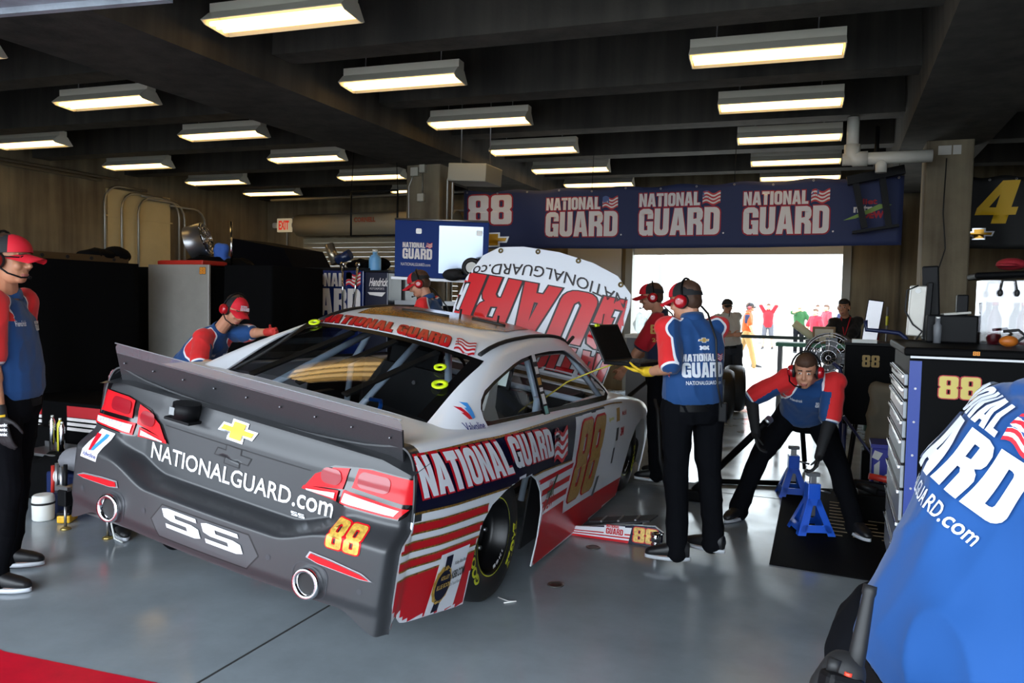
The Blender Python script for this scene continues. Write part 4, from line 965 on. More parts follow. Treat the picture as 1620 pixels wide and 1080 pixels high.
    # ---- hair
    if cap != 'hood':
        mb = MB(); mb.ell(h(0, -.022, .042), (.079*H, .092*H, .086*H), rot=hR)
        if cap is None: mb.ell(h(0, .02, .075), (.066*H, .07*H, .052*H), rot=hR)
        mb.ell(h(0, -.05, -.01), (.07*H, .055*H, .06*H), rot=hR)
        if hair is not False: hm_ = remesh(mb, .008, 2, 'hair', 40, .003); hm_.materials.append(hair or HAIR); link('hair', hm_, root)
    # ---- shirt
    mb = MB(); hem = -.10 if not tuck else .015
    F = fat
    spine_loft(mb, [(P+a*hem, r, f, (.172 if tuck else .178)*F, (.133 if tuck else .138)*F), (P+a*(.07 if tuck else .04), r, f, .182*F, .142*F), (P+a*.17, r, f, .176*max(F, chest or 0), .135*F), (P+a*.33, r, f, .197*(chest or F**.5), .135*(1 if not chest else 1.15)), (P+a*.44, r, f, .187*(chest if chest else F**.5), .118*(1.25 if chest else 1)), (P+a*.505, r, f, .13*(1.35 if chest else 1), .085*(1.25 if chest else 1)), (P+a*.55, r, f, .075, .068)])
    cu = []
    for i, s in enumerate((1, -1)):
        e, w_ = arms[i]; d = (e-sh[i]); lsl = longsleeve[i] if longsleeve else None
        q = sh[i]+d*(.88*sleeves); limb(mb, sh[i]-r*s*.03, q, .076*F**.4, .076, 14)
        if lsl is True: limb(mb, sh[i]+d*.8, e, .066, .060); limb(mb, e, e.lerp(w_, .9), .058, .043)
        cu.append((sh[i].copy(), d.normalized(), (q-sh[i]).length, s))
        limb(mb, sh[i]+a*.005, neck-a*.055, .066, .058)
    sm_ = remesh(mb, vox*1.25, 5, 'shirt', *wr); sm_.materials.append(shirt)
    at = sm_.attributes.new('panel', 'FLOAT', 'POINT'); vals = []
    for q in sm_.vertices:
        p = q.co-neck; x = p.dot(r); y = p.dot(f); z = p.dot(a); v_ = -1.
        if panel:
            d1 = abs(x)-(.085+.42*max(0, -z)); v_ = min(d1, y+.035+.28*(abs(x)-.1))
            for s0, d, ln, s in cu:
                t = (q.co-s0).dot(d)
                if t > .02 and x*s > -.05:
                    perp = q.co-s0-d*t
                    if perp.length > .13:
                        if t > .12 and perp.length < .2 and abs(x) > .19: v_ = -1.
                        continue
                    fr = f-d*f.dot(d); fr = fr.normalized() if fr.length > .1 else a
                    ou = r*s-d*(r*s).dot(d); ou = ou.normalized() if ou.length > .1 else a
                    k = min(1, max(0, (t-.02)/.10)); dr = (fr*.75+ou*.66).normalized()
                    v_ = min(v_*(1-k)+k*(perp.dot(dr)+.05), (ln+.035)-t) if perp.dot(ou) > -.035 or t < .1 else -1.
        vals.append(v_)
    at.data.foreach_set('value', vals)
    so = link('shirt', sm_, root)
    mb = MB(); n_ = 24   # collar
    R = []
    for (dz, k) in ((-.005, 1.), (.035, .93), (.04, .98), (.01, 1.12), (-.012, 1.13)):
        R.append([neck+a*(dz+.012*math.cos(2*PI*j/n_-PI/2)*-1)+r*(.069*k*math.cos(2*PI*j/n_))+f*(.066*k*math.sin(2*PI*j/n_)) for j in range(n_)])
    mb.rings(R, cap=False); c_ = mb.build('collar', shirt, root); at = c_.data.attributes.new('panel', 'FLOAT', 'POINT'); at.data.foreach_set('value', [-1.]*len(c_.data.vertices))
    # ---- trousers, belt, shoes
    mb = MB(); spine_loft(mb, [(P-a*.11, r, f, .12*F, .115*F), (P-a*.05, r, f, .165*F, .132*F), (P+a*.02, r, f, .167*F, .131*F), (P+a*.06, r, f, .16*F, .125*F)])
    for i in (0, 1):
        k, an = legs[i]
        if shorts: limb(mb, hip[i], hip[i].lerp(k, 1.0), .100*F, .085, 14); continue
        limb(mb, hip[i], k, .103*F, .074, 14); limb(mb, k, an+(k-an).normalized()*.0, .074, .068, 14); limb(mb, an, an-V(0, 0, .035), .066, .07, 14)
    tm_ = remesh(mb, vox*1.4, 4, 'trousers', 8, .008); tm_.materials.append(trousers); link('trousers', tm_, root)
    if tuck:
        mb = MB(); R = [[P+a*dz+r*(.17*F*k*math.cos(2*PI*j/28))+f*(.134*F*k*math.sin(2*PI*j/28)) for j in range(28)] for dz, k in ((-.025, 1.02), (.018, 1.02))]
        mb.rings(R, cap=False); mb.build('belt', BPLAST, root)
    if shoes:
        for i in (0, 1):
            k, an = legs[i]; g = V(an.x, an.y, an.z-.085); td = L(toes[i])-an; td.z = 0; td.normalize(); sd = V(td.y, -td.x, 0)
            mb = MB()
            spine = [(-.075, .034, .03, .045), (-.04, .042, .042, .055), (.02, .043, .045, .052), (.07, .040, .046, .038), (.13, .032, .045, .030), (.175, .022, .034, .022), (.195, .012, .016, .014)]
            spine_loft(mb, [(g+td*t+V(0, 0, .018+hz), sd, V(0, 0, 1), hw, hz) for t, _, hw, hz in spine]); limb(mb, an+V(0, 0, .02), g+V(0, 0, .06)-td*.01, .042, .045)
            sh_ = remesh(mb, .007, 3, 'shoe'); sh_.materials.append(SHOE); o_ = link('shoe', sh_, root)
            mb = MB(); R = []
            for dz in (0., .022):
                R.append([g+td*(.058+.140*math.cos(t))+sd*((.046-.010*math.cos(t+.4)**2+.004*math.cos(t))*math.sin(t))+V(0, 0, dz) for t in [2*PI*j/28 for j in range(28)]])
            mb.rings(R); mb.build('sole', SOLE, o_)
    # ---- gloves
    for i, s in enumerate((1, -1)):
        if gloves[i]:
            mb = MB(); e, w_ = arms[i]; dd = Vector(handdir[i]) if handdir and handdir[i] else (w_-e).normalized()
            hand(mb, w_, dd, palms[i] if palms else (r*-s+f*.3), 1.12*H, curl, s); limb(mb, w_-(w_-e).normalized()*.04, w_+dd*.02, .034, .032)
            g_ = remesh(mb, .006, 2, 'glove'); g_.materials.append(gloves[i]); GLV = link('glove', g_, root); glv = (GLV, w_, dd) if i == 0 else None
            if i == 0: keep = glv
        if longsleeve and longsleeve[i] not in (None, True):
            mb = MB(); e, w_ = arms[i]; limb(mb, sh[i].lerp(e, .5), e, .053, .050); limb(mb, e, w_, .050, .034); g_ = remesh(mb, .008, 3, 'undersleeve', 12, .003); g_.materials.append(longsleeve[i]); link('undersleeve', g_, root)
    # ---- cap and headset
    if cap:
        front, back, bill = capcols or (CAPR, CAPB, CAPR); s_ = -1 if hat_back else 1
        mb = MB(); n_ = 28; R = []
        for j in range(9):
            t = j/8*PI/2*.98; R.append([h(.089*math.cos(t)*math.cos(q), -.006+.110*math.cos(t)*math.sin(q), .028+.095*math.sin(t)+.014*math.cos(t)*math.sin(q)) for q in [2*PI*k/n_ for k in range(n_)]])
        mb.rings(R, cap=False); mb.f.append(tuple(len(mb.v)-n_+k for k in range(n_))); mb.m.append(0); mb.sm.append(True)
        for i_, fc in enumerate(mb.f):
            c_ = sum((mb.v[q] for q in fc), V(0, 0, 0))/len(fc)-hc; q = inv @ c_
            mb.m[i_] = 0 if q.y > .012+.25*abs(q.x) else 1
        co = mb.build('cap', [front, back], root)
        mb = MB(); bl = lambda u, v, dz=0.: h((u*2-1)*.074*(1-.18*v*v), s_*(.088+.088*v*math.sqrt(max(0, 1-.75*(u*2-1)**2))-.06*(u*2-1)**2*(1-v)), .034-.02*v-.022*(u*2-1)**2+dz)
        mb.grid(bl, 12, 6); mb.grid(lambda u, v: bl(u, v, -.005), 12, 6); mb.build('cap_bill', bill, co)
        MB().ell(h(0, -.01, .122), (.008, .008, .005), rot=hR).build('cap_button', back, co)
    if headset:
        for s in (1, -1):
            mb = MB(); mb.lathe([(.020, .03), (.034, .026), (.042, .012), (.043, -.004), (.034, -.02), (.02, -.024)], h(s*.092, -.012, -.008), HM @ V(s, 0, 0), n=20); ec = mb.build('ear_cup', [REDSHELL], root)
            MB().lathe([(.03, 0), (.046, .004), (.046, .016), (.03, .02)], h(s*.068, -.012, -.008), HM @ V(s, 0, 0), n=20).build('ear_pad', BLACK, ec)
            mb = MB(); mb.tube([h(s*.110, -.04, .0), h(s*.121, -.012, .004), h(s*.112, .02, .012)], .004, n=6); mb.build('ear_wire', CHROME, ec)
        band = [h(.10*math.cos(t), -.03-.0*t, .0+.137*math.sin(t)) for t in [PI*k/12 for k in range(13)]] if not cap or True else []
        MB().tube(band, .007, n=8).build('headband', BPLAST, root)
        mb = MB(); mb.tube([h(.108, .01, -.03), h(.098, .06, -.065), h(.06, .10, -.082), h(.025, .118, -.08)], .005, n=6); mb.ell(h(.022, .118, -.08), (.012, .009, .009), rot=hR); mb.build('microphone', BPLAST, root)
        CS = 1
        if cord: MB().tube([h(.10, -.05, -.045), h(.09, -.09, -.10), neck+r*.07*CS-f*.10, neck+r*.085*CS-f*.155-a*.12, P+r*.09*CS-f*.16+a*.14, P+r*.12*CS-f*.155+a*.0], .007, n=6).build('headset_cord', BLACK, root)
    if glasses:
        for s in (1, -1): MB().ell(h(s*.032, .092, .008), (.027, .010, .018), rot=hR).build('dark_lens', mat('dark_glass', '0a0a0c', .1), root)
        MB().tube([h(-.085, .0, .012), h(-.06, .085, .014), h(.06, .085, .014), h(.085, .0, .012)], .004, n=6).build('glasses_frame', BPLAST, root)
    info = dict(glove=keep, root=root, off=off, P=P, a=a, r=r, f=f, neck=neck, hc=hc, h=h, HM=HM, arms=arms, legs=legs, sh=sh, bvh=bvh_of(sm_), shirt=so)
    return info
def on_shirt(I, parts, ox, oz, scale, mats, back=True, name='shirt_print', step=.03, lift=.003, yaw=0.):
    """print on the back (or chest): ox sideways as the viewer reads it, oz along the spine from the neck"""
    s = 1 if back else -1; f = I['f']*s; r = I['r']*s; cy, sy = math.cos(yaw), math.sin(yaw)
    d = f*cy-r*sy; u = r*cy+f*sy
    o = I['neck']+u*ox+I['a']*oz-d*.16
    return decal_proj(parts, o, u, I['a'], I['bvh'], mats, name, I['shirt'], lift, scale, step, d=d, far=.35)
PW = mat('shirt_white', 'dfe3ea', .7); PR = mat('shirt_red', 'c8172a', .7); PB = mat('shirt_blue_ink', '27407c', .7); PG = mat('shirt_gold', 'c29a4c', .7)
YG = mat('yellow_glove', 'd8b21e', .7); BG = mat('black_glove', '121214', .7); RG = mat('red_glove', 'c03028', .7)
def back_print(I, full=True, ox=0., yaw=0.):
    on_shirt(I, logo(0), -.14+ox, -.35, .27, [PW, PR, PB], yaw=yaw); on_shirt(I, [(font('NATIONALGUARD.com', .012).fit(0, 0, .24, .024), 0)], -.12+ox, -.395, 1., [PW], yaw=yaw)
    if full:
        on_shirt(I, bowtie(.07), .0+ox, -.125, 1., [PW, PG], yaw=yaw); on_shirt(I, [(Shape().poly([[(.034*math.cos(q), .040+.034*math.sin(q)) for q in [PI*(1.1+.8*i/10) for i in range(11)]]+[(.024*math.cos(q), .040+.022*math.sin(q)) for q in [PI*(1.9-.8*i/10) for i in range(11)]]]), 0), (Shape().poly([[(.034*math.cos(q), -.002+.034*math.sin(q)) for q in [PI*(.1+.8*i/10) for i in range(11)]]+[(.024*math.cos(q), -.002+.022*math.sin(q)) for q in [PI*(.9-.8*i/10) for i in range(11)]]]), 0), (font('UNDER ARMOUR', .0).fit(-.04, -.022, .08, .008), 0)], .0+ox, -.19, 1., [PW], yaw=yaw)
def chest_print(I):
    on_shirt(I, logo(0), .045, -.2, .10, [PW, PR, PB], back=False, step=.05); on_shirt(I, [(font('Hendrick', .02).fit(0, 0, .085, .03), 0)], -.13, -.17, 1., [PW], back=False, step=.05)
def cap_print(I, s=1.):
    h = I['h']; o = h(.04, .112, .048); u = I['HM'] @ V(-1, 0, 0); v = I['HM'] @ V(0, -.35, 1); 
    decal_flat([(p[0], 0) for p in logo(0, fl=False)], o, u, v, [PW], 'cap_print', I['root'], .006, .08)
# 1 the man with the laptop
LM = person('crew member seen from behind in blue and red shirt, holding an open laptop', (-.80, 4.93, .99), (-.04, .02, 1), (.83, .56, 0), [(-.66, 5.06, .09), (-.84, 4.79, .09)], [(-.95, 5.14, 0), (-1.12, 4.75, 0)],
            [(-1.06, 5.18, 1.17), (-1.07, 4.86, 1.19)], [(.4, .3, -1), (.25, -.6, -1)], (-.93, .30, -.22), gloves=(YG, YG), fat=1.06, palms=[(-.2, -.1, 1), (-.2, .1, 1)], curl=.25, handdir=[(-.9, .2, .1), (-.95, .2, .1)])
back_print(LM, ox=-.005, yaw=.2)
MB().bb(-.026, .026, -.016, .016, -.09, .03, bev=.008, T=Matrix.Translation(LM['P']+LM['r']*.13-LM['f']*.15)).build('belt_radio', BPLAST, LM['root'])
MB().cyl(LM['P']+LM['r']*.13-LM['f']*.15, LM['P']+LM['r']*.13-LM['f']*.155+V(0, 0, .17), .006).build('radio_aerial', BLACK, LM['root'])
# 2 the man stooping over the jack stands
BM = person('stooping crew member with short brown hair reaching down over the blue jack stand', (-.19, 6.42, .80), (.10, -.72, .56), (-.99, -.12, .08), [(-.62, 6.10, .09), (.20, 5.98, .09)], [(-.70, 5.9, 0), (.30, 5.78, 0)],
            [(-.50, 5.92, .70), (-.07, 5.86, .54)], [(-1, .1, .3), (.5, .3, .2)], (-.06, -.93, -.22), (0, -.25, 1), knee=[(-.6, -.8, 0), (.55, -.8, 0)], cap=None, gloves=(BG, BG), longsleeve=(mat('black_sleeve', '0e0e11', .8),)*2, headoff=(-.175, 5.86, 1.17), fat=1.05, cord=False)
chest_print(BM)
# 3 the man at the left edge
LF = person('crew member in cap and dark glasses standing at the left edge, gloved hand hanging', (-4.20, 2.90, 1.02), (.03, .01, 1), (.50, -.86, 0), [(-4.13, 2.78, .09), (-4.42, 3.05, .09)], [(-3.88, 2.88, 0), (-4.2, 3.2, 0)],
            [(-3.99, 2.73, .93), (-4.36, 3.08, .95)], [(-1, -.5, 0), (-1, .0, 0)], (.92, .36, -.05), H=1.09, gloves=(mat('dark_glove', '1c1c1f', .7), None), glasses=True, fat=1.22, curl=.35, skin=SKIN2, headoff=(-4.07, 2.84, 1.785))
chest_print(LF)
_g, _w, _d = LF['glove']; _gb = bvh_of(_g.data)
for k in range(3): decal_proj([(font('Mechanix', .04).fit(0, 0, .07, .018), 0)], _w+V(.25-.025, -.17-.03, -.055-.024*k), (.56, .83, 0), (0, 0, 1), _gb, [PW], 'glove_print', _g, .0015, 1., .012, d=(-.83, .56, 0), far=.5)
decal_proj([(P_((0, 0), (.04, 0), (.04, .012), (0, .012)), 0)], _w+V(.25-.01, -.17-.015, -.005), (.56, .83, 0), (0, 0, 1), _gb, [YG], 'glove_tag', _g, .0015, 1., .012, d=(-.83, .56, 0), far=.5)
# 4 the man leaning at the rear window, far side of the car
WM_ = person('crew member in red cap bending beside the far rear window of the car', (-5.06, 5.05, .93), (.68, .0, .74), (.1, -.98, -.05), [(-5.2, 4.9, .09), (-5.25, 5.25, .09)], [(-4.9, 4.88, 0), (-4.95, 5.2, 0)],
             [(-4.33, 4.78, 1.06), (-4.2, 5.1, 1.33)], [(.1, -.6, -.6), (.2, .7, -.4)], (.88, -.28, -.45), (.4, 0, 1), gloves=(None, RG), headoff=(-4.50, 5.02, 1.50), fat=1.05, cord=False)
chest_print(WM_); cap_print(WM_)
# 5 the man beyond the roof
RM_ = person('crew member in red cap looking down beyond the roof, below the open blue lid', (-3.72, 7.1, 1.06), (-.22, -.06, 1), (-.1, 1, 0), [(-3.7, 7.2, .09), (-3.72, 7.0, .09)], [(-4.0, 7.2, 0), (-4.0, 7.0, 0)],
             [(-4.1, 7.25, 1.42), (-4.1, 6.95, 1.40)], [(.1, .5, -1), (.1, -.5, -1)], (-.85, -.25, -.42), H=1.08, headoff=(-3.92, 7.02, 1.775), shirt=BLUE)
# 6 the man behind the raised hood
HM_ = person('crew member in red 88 shirt standing behind the raised hood, facing it', (-1.42, 6.95, 1.0), (-.04, 0, 1), (-.1, 1, 0), [(-1.4, 7.1, .09), (-1.4, 6.8, .09)], [(-1.7, 7.1, 0), (-1.7, 6.8, 0)],
             [(-1.75, 7.1, 1.05), (-1.72, 6.8, 1.02)], [(.3, .4, -1), (.3, -.4, -1)], (-.96, -.18, -.2), shirt=cloth('red_crew_shirt', '16203a', 'b01424', '16203a'), H=.99, headoff=(-1.50, 6.86, 1.68))
on_shirt(HM_, [(block('88').fit(0, 0, .12, .09), 0)], -.02, -.22, 1., [PG], back=False); decal_proj([(block('88').fit(0, 0, .10, .08), 0), (font('2-0', .03).fit(.01, -.07, .08, .035), 0)], HM_['sh'][1]+V(-.05, -.3, -.12), (1, 0, 0), (0, 0, 1), HM_['bvh'], [PG], 'sleeve_number', HM_['shirt'], .003, 1., .03, d=(0, 1, 0))
# 7 the man close to the camera
FG = person('man in bright blue shirt leaning at the lower right, very close, back turned', (.252, 1.36, .98), (.39, -.12, .88), (.78, -.54, -.22), [(.5, 1.3, .09), (.12, 1.55, .09)], [(.6, 1.55, 0), (.3, 1.75, 0)],
            [(.75, 1.5, .85), (.45, 1.75, .9)], [(.5, -.5, -.3), (-.3, .3, -.6)], (.6, .7, -.4), shirt=cloth('bright_shirt', '10437f'), panel=False, vox=.005, fat=1.42, chest=1.42, H=1.03, headset=False, drop=(.05, .13), wr=(7, .012))
on_shirt(FG, logo(0), -.262, -.245, .29, [PW, PR, PB], step=.012, yaw=-.75); on_shirt(FG, [(font('NATIONALGUARD.com', .012).fit(0, 0, .27, .026), 0)], -.25, -.287, 1., [PW], step=.012, yaw=-.75)
FGI = FG
# 8 man in the white shirt by the door
GM = person('man in white shirt and black cap standing with folded arms by the door', (-1.52, 12.85, .96), (-.14, 0, 1), (-.9, -.44, 0), [(-1.55, 12.8, .09), (-1.34, 12.78, .09)], [(-1.5, 12.5, 0), (-1.12, 12.55, 0)],
            [(-1.46, 12.62, 1.16), (-1.66, 12.62, 1.18)], [(-.5, .2, -1), (.5, .2, -1)], (.5, -.85, -.05), vox=.009, shirt=cloth('white_shirt', 'b9b4aa'), panel=False, headset=False, capcols=(CAPB, CAPB, CAPB), trousers=mat('dark_jeans', '20242c', .8), skin=SKIN2, H=.98)
MB().tube([GM['neck']+V(-.05, -.05, .02), GM['neck']+V(.03, -.15, -.2), GM['neck']+V(.05, -.06, .02)], .006, n=6).build('lanyard', BPLAST, GM['root'])
# 9 seated man in black
SM_ = person('seated man in black jacket with lanyard, beside the door', (.17, 11.85, .94), (-.05, -.08, 1), (-.95, -.3, 0), [(-.1, 11.35, .45), (.12, 11.3, .45)], [(-.15, 11.0, .2), (.2, 11.0, .2)],
             [(-.02, 11.42, 1.06), (.10, 11.4, 1.05)], [(-.8, 0, -.5), (.8, 0, -.5)], (-.25, -.95, -.02), vox=.009, shirt=cloth('black_jacket', '131316'), panel=False, cap=None, headset=False, trousers=mat('dark_jeans', '20242c', .8), longsleeve=(True, True), skin=SKIN2, knee=[(-.2, -.9, .5), (.1, -.9, .5)], hair=mat('short_dark_hair', '1c1410', .7), tuck=False, headoff=(.11, 11.72, 1.62))
MB().tube([SM_['neck']+V(-.06, -.05, .02), SM_['neck']+V(-.01, -.17, -.25), SM_['neck']+V(.06, -.05, .02)], .012, n=6).build('lanyard', PR, SM_['root'])
# 10.. people in the sunshine outside
TAN = mat('tan_trousers', '8a6c3e', .8); SHORT = mat('grey_shorts', '44464e', .8); ORG = cloth('orange_vest', 'b8420e')
OV = person('man in orange vest, navy shirt and tan trousers walking outside the door', (-2.08, 21.0, .93), (.04, 0, 1), (0, -1, 0), [(-1.86, 20.9, .09), (-2.4, 21.1, .09)], [(-1.5, 20.9, 0), (-2.1, 21.1, 0)],
            [(-1.9, 20.75, .9), (-2.1, 21.3, .9)], [(-1, 0, -.3), (-1, 0, -.3)], (1, 0, 0), vox=.012, shirt=ORG, panel=False, headset=True, capcols=(CAPB, CAPB, CAPB), trousers=TAN, skin=SKIN2, H=.98)
MB().box(OV['sh'][0]+V(.0, -.02, -.12), (.13, .12, .24), bev=.04).build('sleeve', mat('navy_sleeve', '141e40', .8), OV['root'])
RS = person('person in red number shirt and grey shorts outside, both arms raised', (-2.28, 30.5, .93), (0, 0, 1), (1, 0, 0), [(-2.1, 30.5, .09), (-2.44, 30.5, .09)], [(-2.1, 30.2, 0), (-2.5, 30.2, 0)],
            [(-2.12, 30.3, 1.85), (-2.42, 30.3, 1.85)], [(1, 0, .1), (-1, 0, .1)], (0, -1, .1), vox=.014, shirt=cloth('red_tee', '96101e'), panel=False, headset=False, cap=None, trousers=SHORT, shorts=True, knee=[(0, -1, 0)]*2, tuck=False)
on_shirt(RS, [(block('88').fit(.0, -.20, .28, .24), 0)], -.14, -.2, 1., [PW], back=False, step=.1)
def crowd(label, x, y, col, base=0., rz=0., cap=None, **k):
    c, s = math.cos(rz), math.sin(rz)
    return person(label, (x, y, .93+base), (0, 0, 1), (c, s, 0), [(x+.1*c, y+.1*s, .09+base), (x-.1*c, y-.1*s, .09+base)], [(x+.1*c-.2*s, y+.1*s+.2*c, 0), (x-.1*c-.2*s, y-.1*s+.2*c, 0)],
                  k.pop('wrists', [(x+.25*c-.1*s, y+.25*s+.1*c, .9+base), (x-.25*c-.1*s, y-.25*s+.1*c, .9+base)]), [(c, s, -.3), (-c, -s, -.3)], (-s, c, 0), vox=.014, shirt=cloth(*col), panel=False, headset=False, cap=cap, tuck=False, **k)
crowd('person in green shirt and white cap outside, hand to face', -1.12, 28.6, ('green_tee', '1c4a24'), rz=PI, cap='x', capcols=(PW, PW, PW), wrists=[(-1.1, 28.3, 1.5), (-.9, 28.5, .95)])
crowd('person in crimson top bending among the group outside', -.55, 26.5, ('crimson_tee', '8e1428'), rz=2.5, base=-.12, H=.97)
crowd('pale headed tall person at the back of the outside group', -.6, 31.5, ('pale_tee', '7e8898'), rz=PI)
crowd('person in white and red top near the middle of the outside group', -.25, 29.5, ('white_red_tee', '8a2a38'), rz=2.2)
crowd('fair haired person in navy top, rightmost of the outside group', .28, 28.0, ('navy_tee', '161e40'), rz=.6, base=-.05)
# ================================================================ furnishings
BCLOTH = mat('black_cover_cloth', '070708', .9, bump=.3, bump_s=4, spec=.08); BPAINT = mat('blue_cabinet_paint', '16265e', .25, coat=.4); BLKPAINT = mat('black_cabinet_paint', '060607', .55, spec=.06)
BRIGHT = mat('bright_blue_paint', '1c56c8', .35, coat=.3); ALU = mat('brushed_aluminium', 'a8a49c', .4, .35, noise_s=2.5, noise_a=.12); WPLAST = mat('white_plastic', 'd8d8d4', .45); GREYP = mat('grey_plastic', '6a6c70', .5)
BAN = mat('banner_navy', '15234e', .7, sheen=.1); BANK = mat('banner_black', '0b0b0c', .7); BW = mat('banner_white', 'dcd6d4', .7); BR_ = mat('banner_red', 'a01a2c', .7)
def banner(name, label, x0, x1, y, z0, z1, m, waves):
    root = thing(name, label, 'banner', ((x0+x1)/2, y, z0)); W = x1-x0; H = z1-z0
    def fn(u, v):
        x = (u-.5)*W; return V(x, .03*math.sin(u*waves)*(.3+.7*(1-v))+.012*math.sin(u*47+v*3), v*H-.03*(math.sin(u*23)**2)*v-.02*math.sin(u*PI)*1)
    mb = MB(); mb.grid(fn, 90, 14); me = evalmesh(mb.mesh('sheet'), [('SOLIDIFY', dict(thickness=.004, offset=0))]); smoothed(me); me.materials.append(m); o = link('sheet', me, root)
    for k in range(13): 
        p = fn(k/12*.98+.01, .965); MB().lathe([(.006, 0), (.014, 0), (.014, .004), (.006, .004), (.006, 0)], p+V(0, -.006, 0), (0, -1, 0), cap=False, n=12).build('eyelet', STEEL, root)
    for k in (0, 4, 8, 12): p = fn(k/12*.98+.01, .97); MB().cyl(p, (p.x, p.y+.05, 3.76-z0), .004, n=6).build('tie', BPLAST, root)
    return root, bvh_of(me)
bn, bbv = banner('team_banner', 'navy banner with white 88 and three white red edged logos, hung above the doorway', -5.1, .70, 10.42, 2.38, 3.22, BAN, 19)
X_ = lambda x: x-(-2.2)
def on_ban(parts, name, mats, x, z, sc): return decal_proj(parts, (X_(x), -.5, z-2.38), (1, 0, 0), (0, 0, 1), bbv, mats, name, bn, .004, sc, .08, d=(0, 1, 0), far=1.)
on_ban([(block('88', .06, gap=.07).fit(-.02, -.02, .72, .46), 0, 0), (block('88', gap=.07).fit(0, 0, .68, .42), 1, 1)], 'number', [BR_, BW], -5.02, 2.72, 1.)
for x, w_ in ((-3.80, 1.02), (-2.48, 1.06), (-1.13, 1.02)):
    on_ban(logo(1, 0, .05, True, 2, 3, 1), 'emblem', [BR_, BW, mat('banner_flag_red', 'b8343c', .7), mat('banner_flag_blue', '4a5f94', .7)], x, 2.53, w_)
    on_ban([(Shape().poly([[(.012*math.cos(t), .012*math.sin(t)) for t in range(6)]]), 0)], 'emblem_dot', [BW], x+w_+.05, 2.55, 1.)
on_ban(bowtie(.46), 'bow_emblem', BOWM, -4.62, 2.50, 1.)
on_ban([(Shape().poly([[(-.03, -.02), (.10, .0), (.5, .16), (.36, .17)]]), 1), (font('diet', .03).fit(.14, .17, .2, .07), 0), (font('mtn', .04).fit(.08, .07, .22, .09), 2), (font('DEW', .06).fit(.18, .0, .24, .09), 0)], 'drink_emblem', [BR_, mat('banner_green', '7d9a4c', .7), BW], .08, 2.70, 1.)
b2, bv2 = banner('rival_banner', 'black banner with yellow 4 hung at the right behind the column', 1.33, 4.6, 10.75, 2.36, 3.22, BANK, 9)
for S, m, nm in ((block('4').fit(0, 0, .42, .50).shear(.25), mat('banner_yellow', 'dcae1c', .6), 'number'), (block('A').fit(.88, -.19, .3, .32), BW, 'letter')): decal_proj([(S, 0)], (-1.50, -.5, .29), (1, 0, 0), (0, 0, 1), bv2, [m], nm, b2, .004, 1., .1, d=(0, 1, 0), far=1.)
decal_proj(bowtie(.3), (-1.42, -.5, .17), (1, 0, 0), (0, 0, 1), bv2, BOWM, 'bow_emblem', b2, .004, 1., .1, d=(0, 1, 0), far=1.)
# black bracket hanging in front of the banner
t = thing('ceiling_bracket', 'black steel bracket hanging in front of the right end of the navy banner', 'bracket', (.38, 10.2, 2.5))
MB().box((0, 0, .68), (.62, .12, .10), 0, (0, -.18, 0)).build('crossbar', BPLAST, t); MB().box((-.16, 0, .36), (.07, .05, .6), 0, (0, -.22, 0)).build('arm', BPLAST, t); MB().box((.12, 0, .36), (.07, .05, .58), 0, (0, -.16, 0)).build('arm', BPLAST, t)
MB().box((.02, -.03, .05), (.50, .12, .03), 0, (0, -.15, 0)).build('tray', BPLAST, t); MB().cyl((0, 0, .7), (0, 0, 1.25), .025).build('drop_pole', BPLAST, t)
# pipework
PVC = mat('white_pipe', 'cfccc2', .4); GALV = mat('galvanised', '9d9a90', .35, .7)
t = thing('drain_pipe', 'thick white plastic pipe with elbow under the joists beside the right column', 'pipe', (.11, 9.62, 3.28))
MB().cyl((0, 0, .10), (0, 0, .50), .065).build('riser', PVC, t); MB().cyl((-.1, 0, 0), (.80, 0, 0), .068).build('run', PVC, t)
MB().tube([(0, 0, .16), (0, 0, .04), (.03, 0, 0), (.16, 0, 0)], .085, n=14).build('elbow', PVC, t); MB().cyl((.3, 0, 0), (.3, 0, -.16), .06).build('branch', PVC, t)
for k, dz in enumerate((0, .06)):
    o = MB().tube([(-11.82, -1, 3.56+dz), (-11.82, 9.9+dz*6, 3.56+dz)], .022).build('conduit', GALV); tag(o, ('lower' if not k else 'upper')+' of the two long grey conduits along the top of the left wall', 'pipe')
for k, (y, top) in enumerate(((9.95, 3.50), (10.30, 3.42), (10.66, 3.38), (11.62, 3.40), (11.76, 3.36), (12.3, 3.3))):
    pts = [(-11.80, y, 1.2), (-11.80, y, top-.3)]+[(-11.80, y+.3-.3*math.cos(q)if k < 3 else y-.3+.3*math.cos(q), top-.3+.3*math.sin(q)) for q in (.4, .8, 1.2, 1.57)]+[(-11.80, y+.9 if k < 3 else y-.9, top)]
    o = MB().tube(pts, .022).build('conduit', GALV); tag(o, 'bent grey conduit dropping down the left wall, %s from the camera' % ['first', 'second', 'third', 'fourth', 'fifth', 'sixth'][k], 'pipe', 'bent conduits on the left wall')
o = MB().tube([(-11.3, 14.22, 1.5), (-11.3, 14.22, 3.1), (-11.22, 14.22, 3.32), (-11.0, 14.22, 3.40), (-5.2, 14.22, 3.42)], .02).build('conduit', GALV); tag(o, 'thin grey conduit along the back wall above the roller shutter', 'pipe')
o = MB().tube([(-10.9, 13.2, 3.60), (-5.7, 13.2, 3.64)], .03).build('conduit', GALV); tag(o, 'straight grey pipe crossing under the far lamps at left', 'pipe')
t = thing('exit_sign', 'white sign with red EXIT lettering and two lamp heads on the back wall', 'sign', (-11.35, 14.2, 3.04))
MB().box((0, 0, .15), (.38, .06, .30), 0, None, .01).build('sign_box', mat('sign_face', 'cfc19c', .5, emit='ffe9c0', es=.25), t)
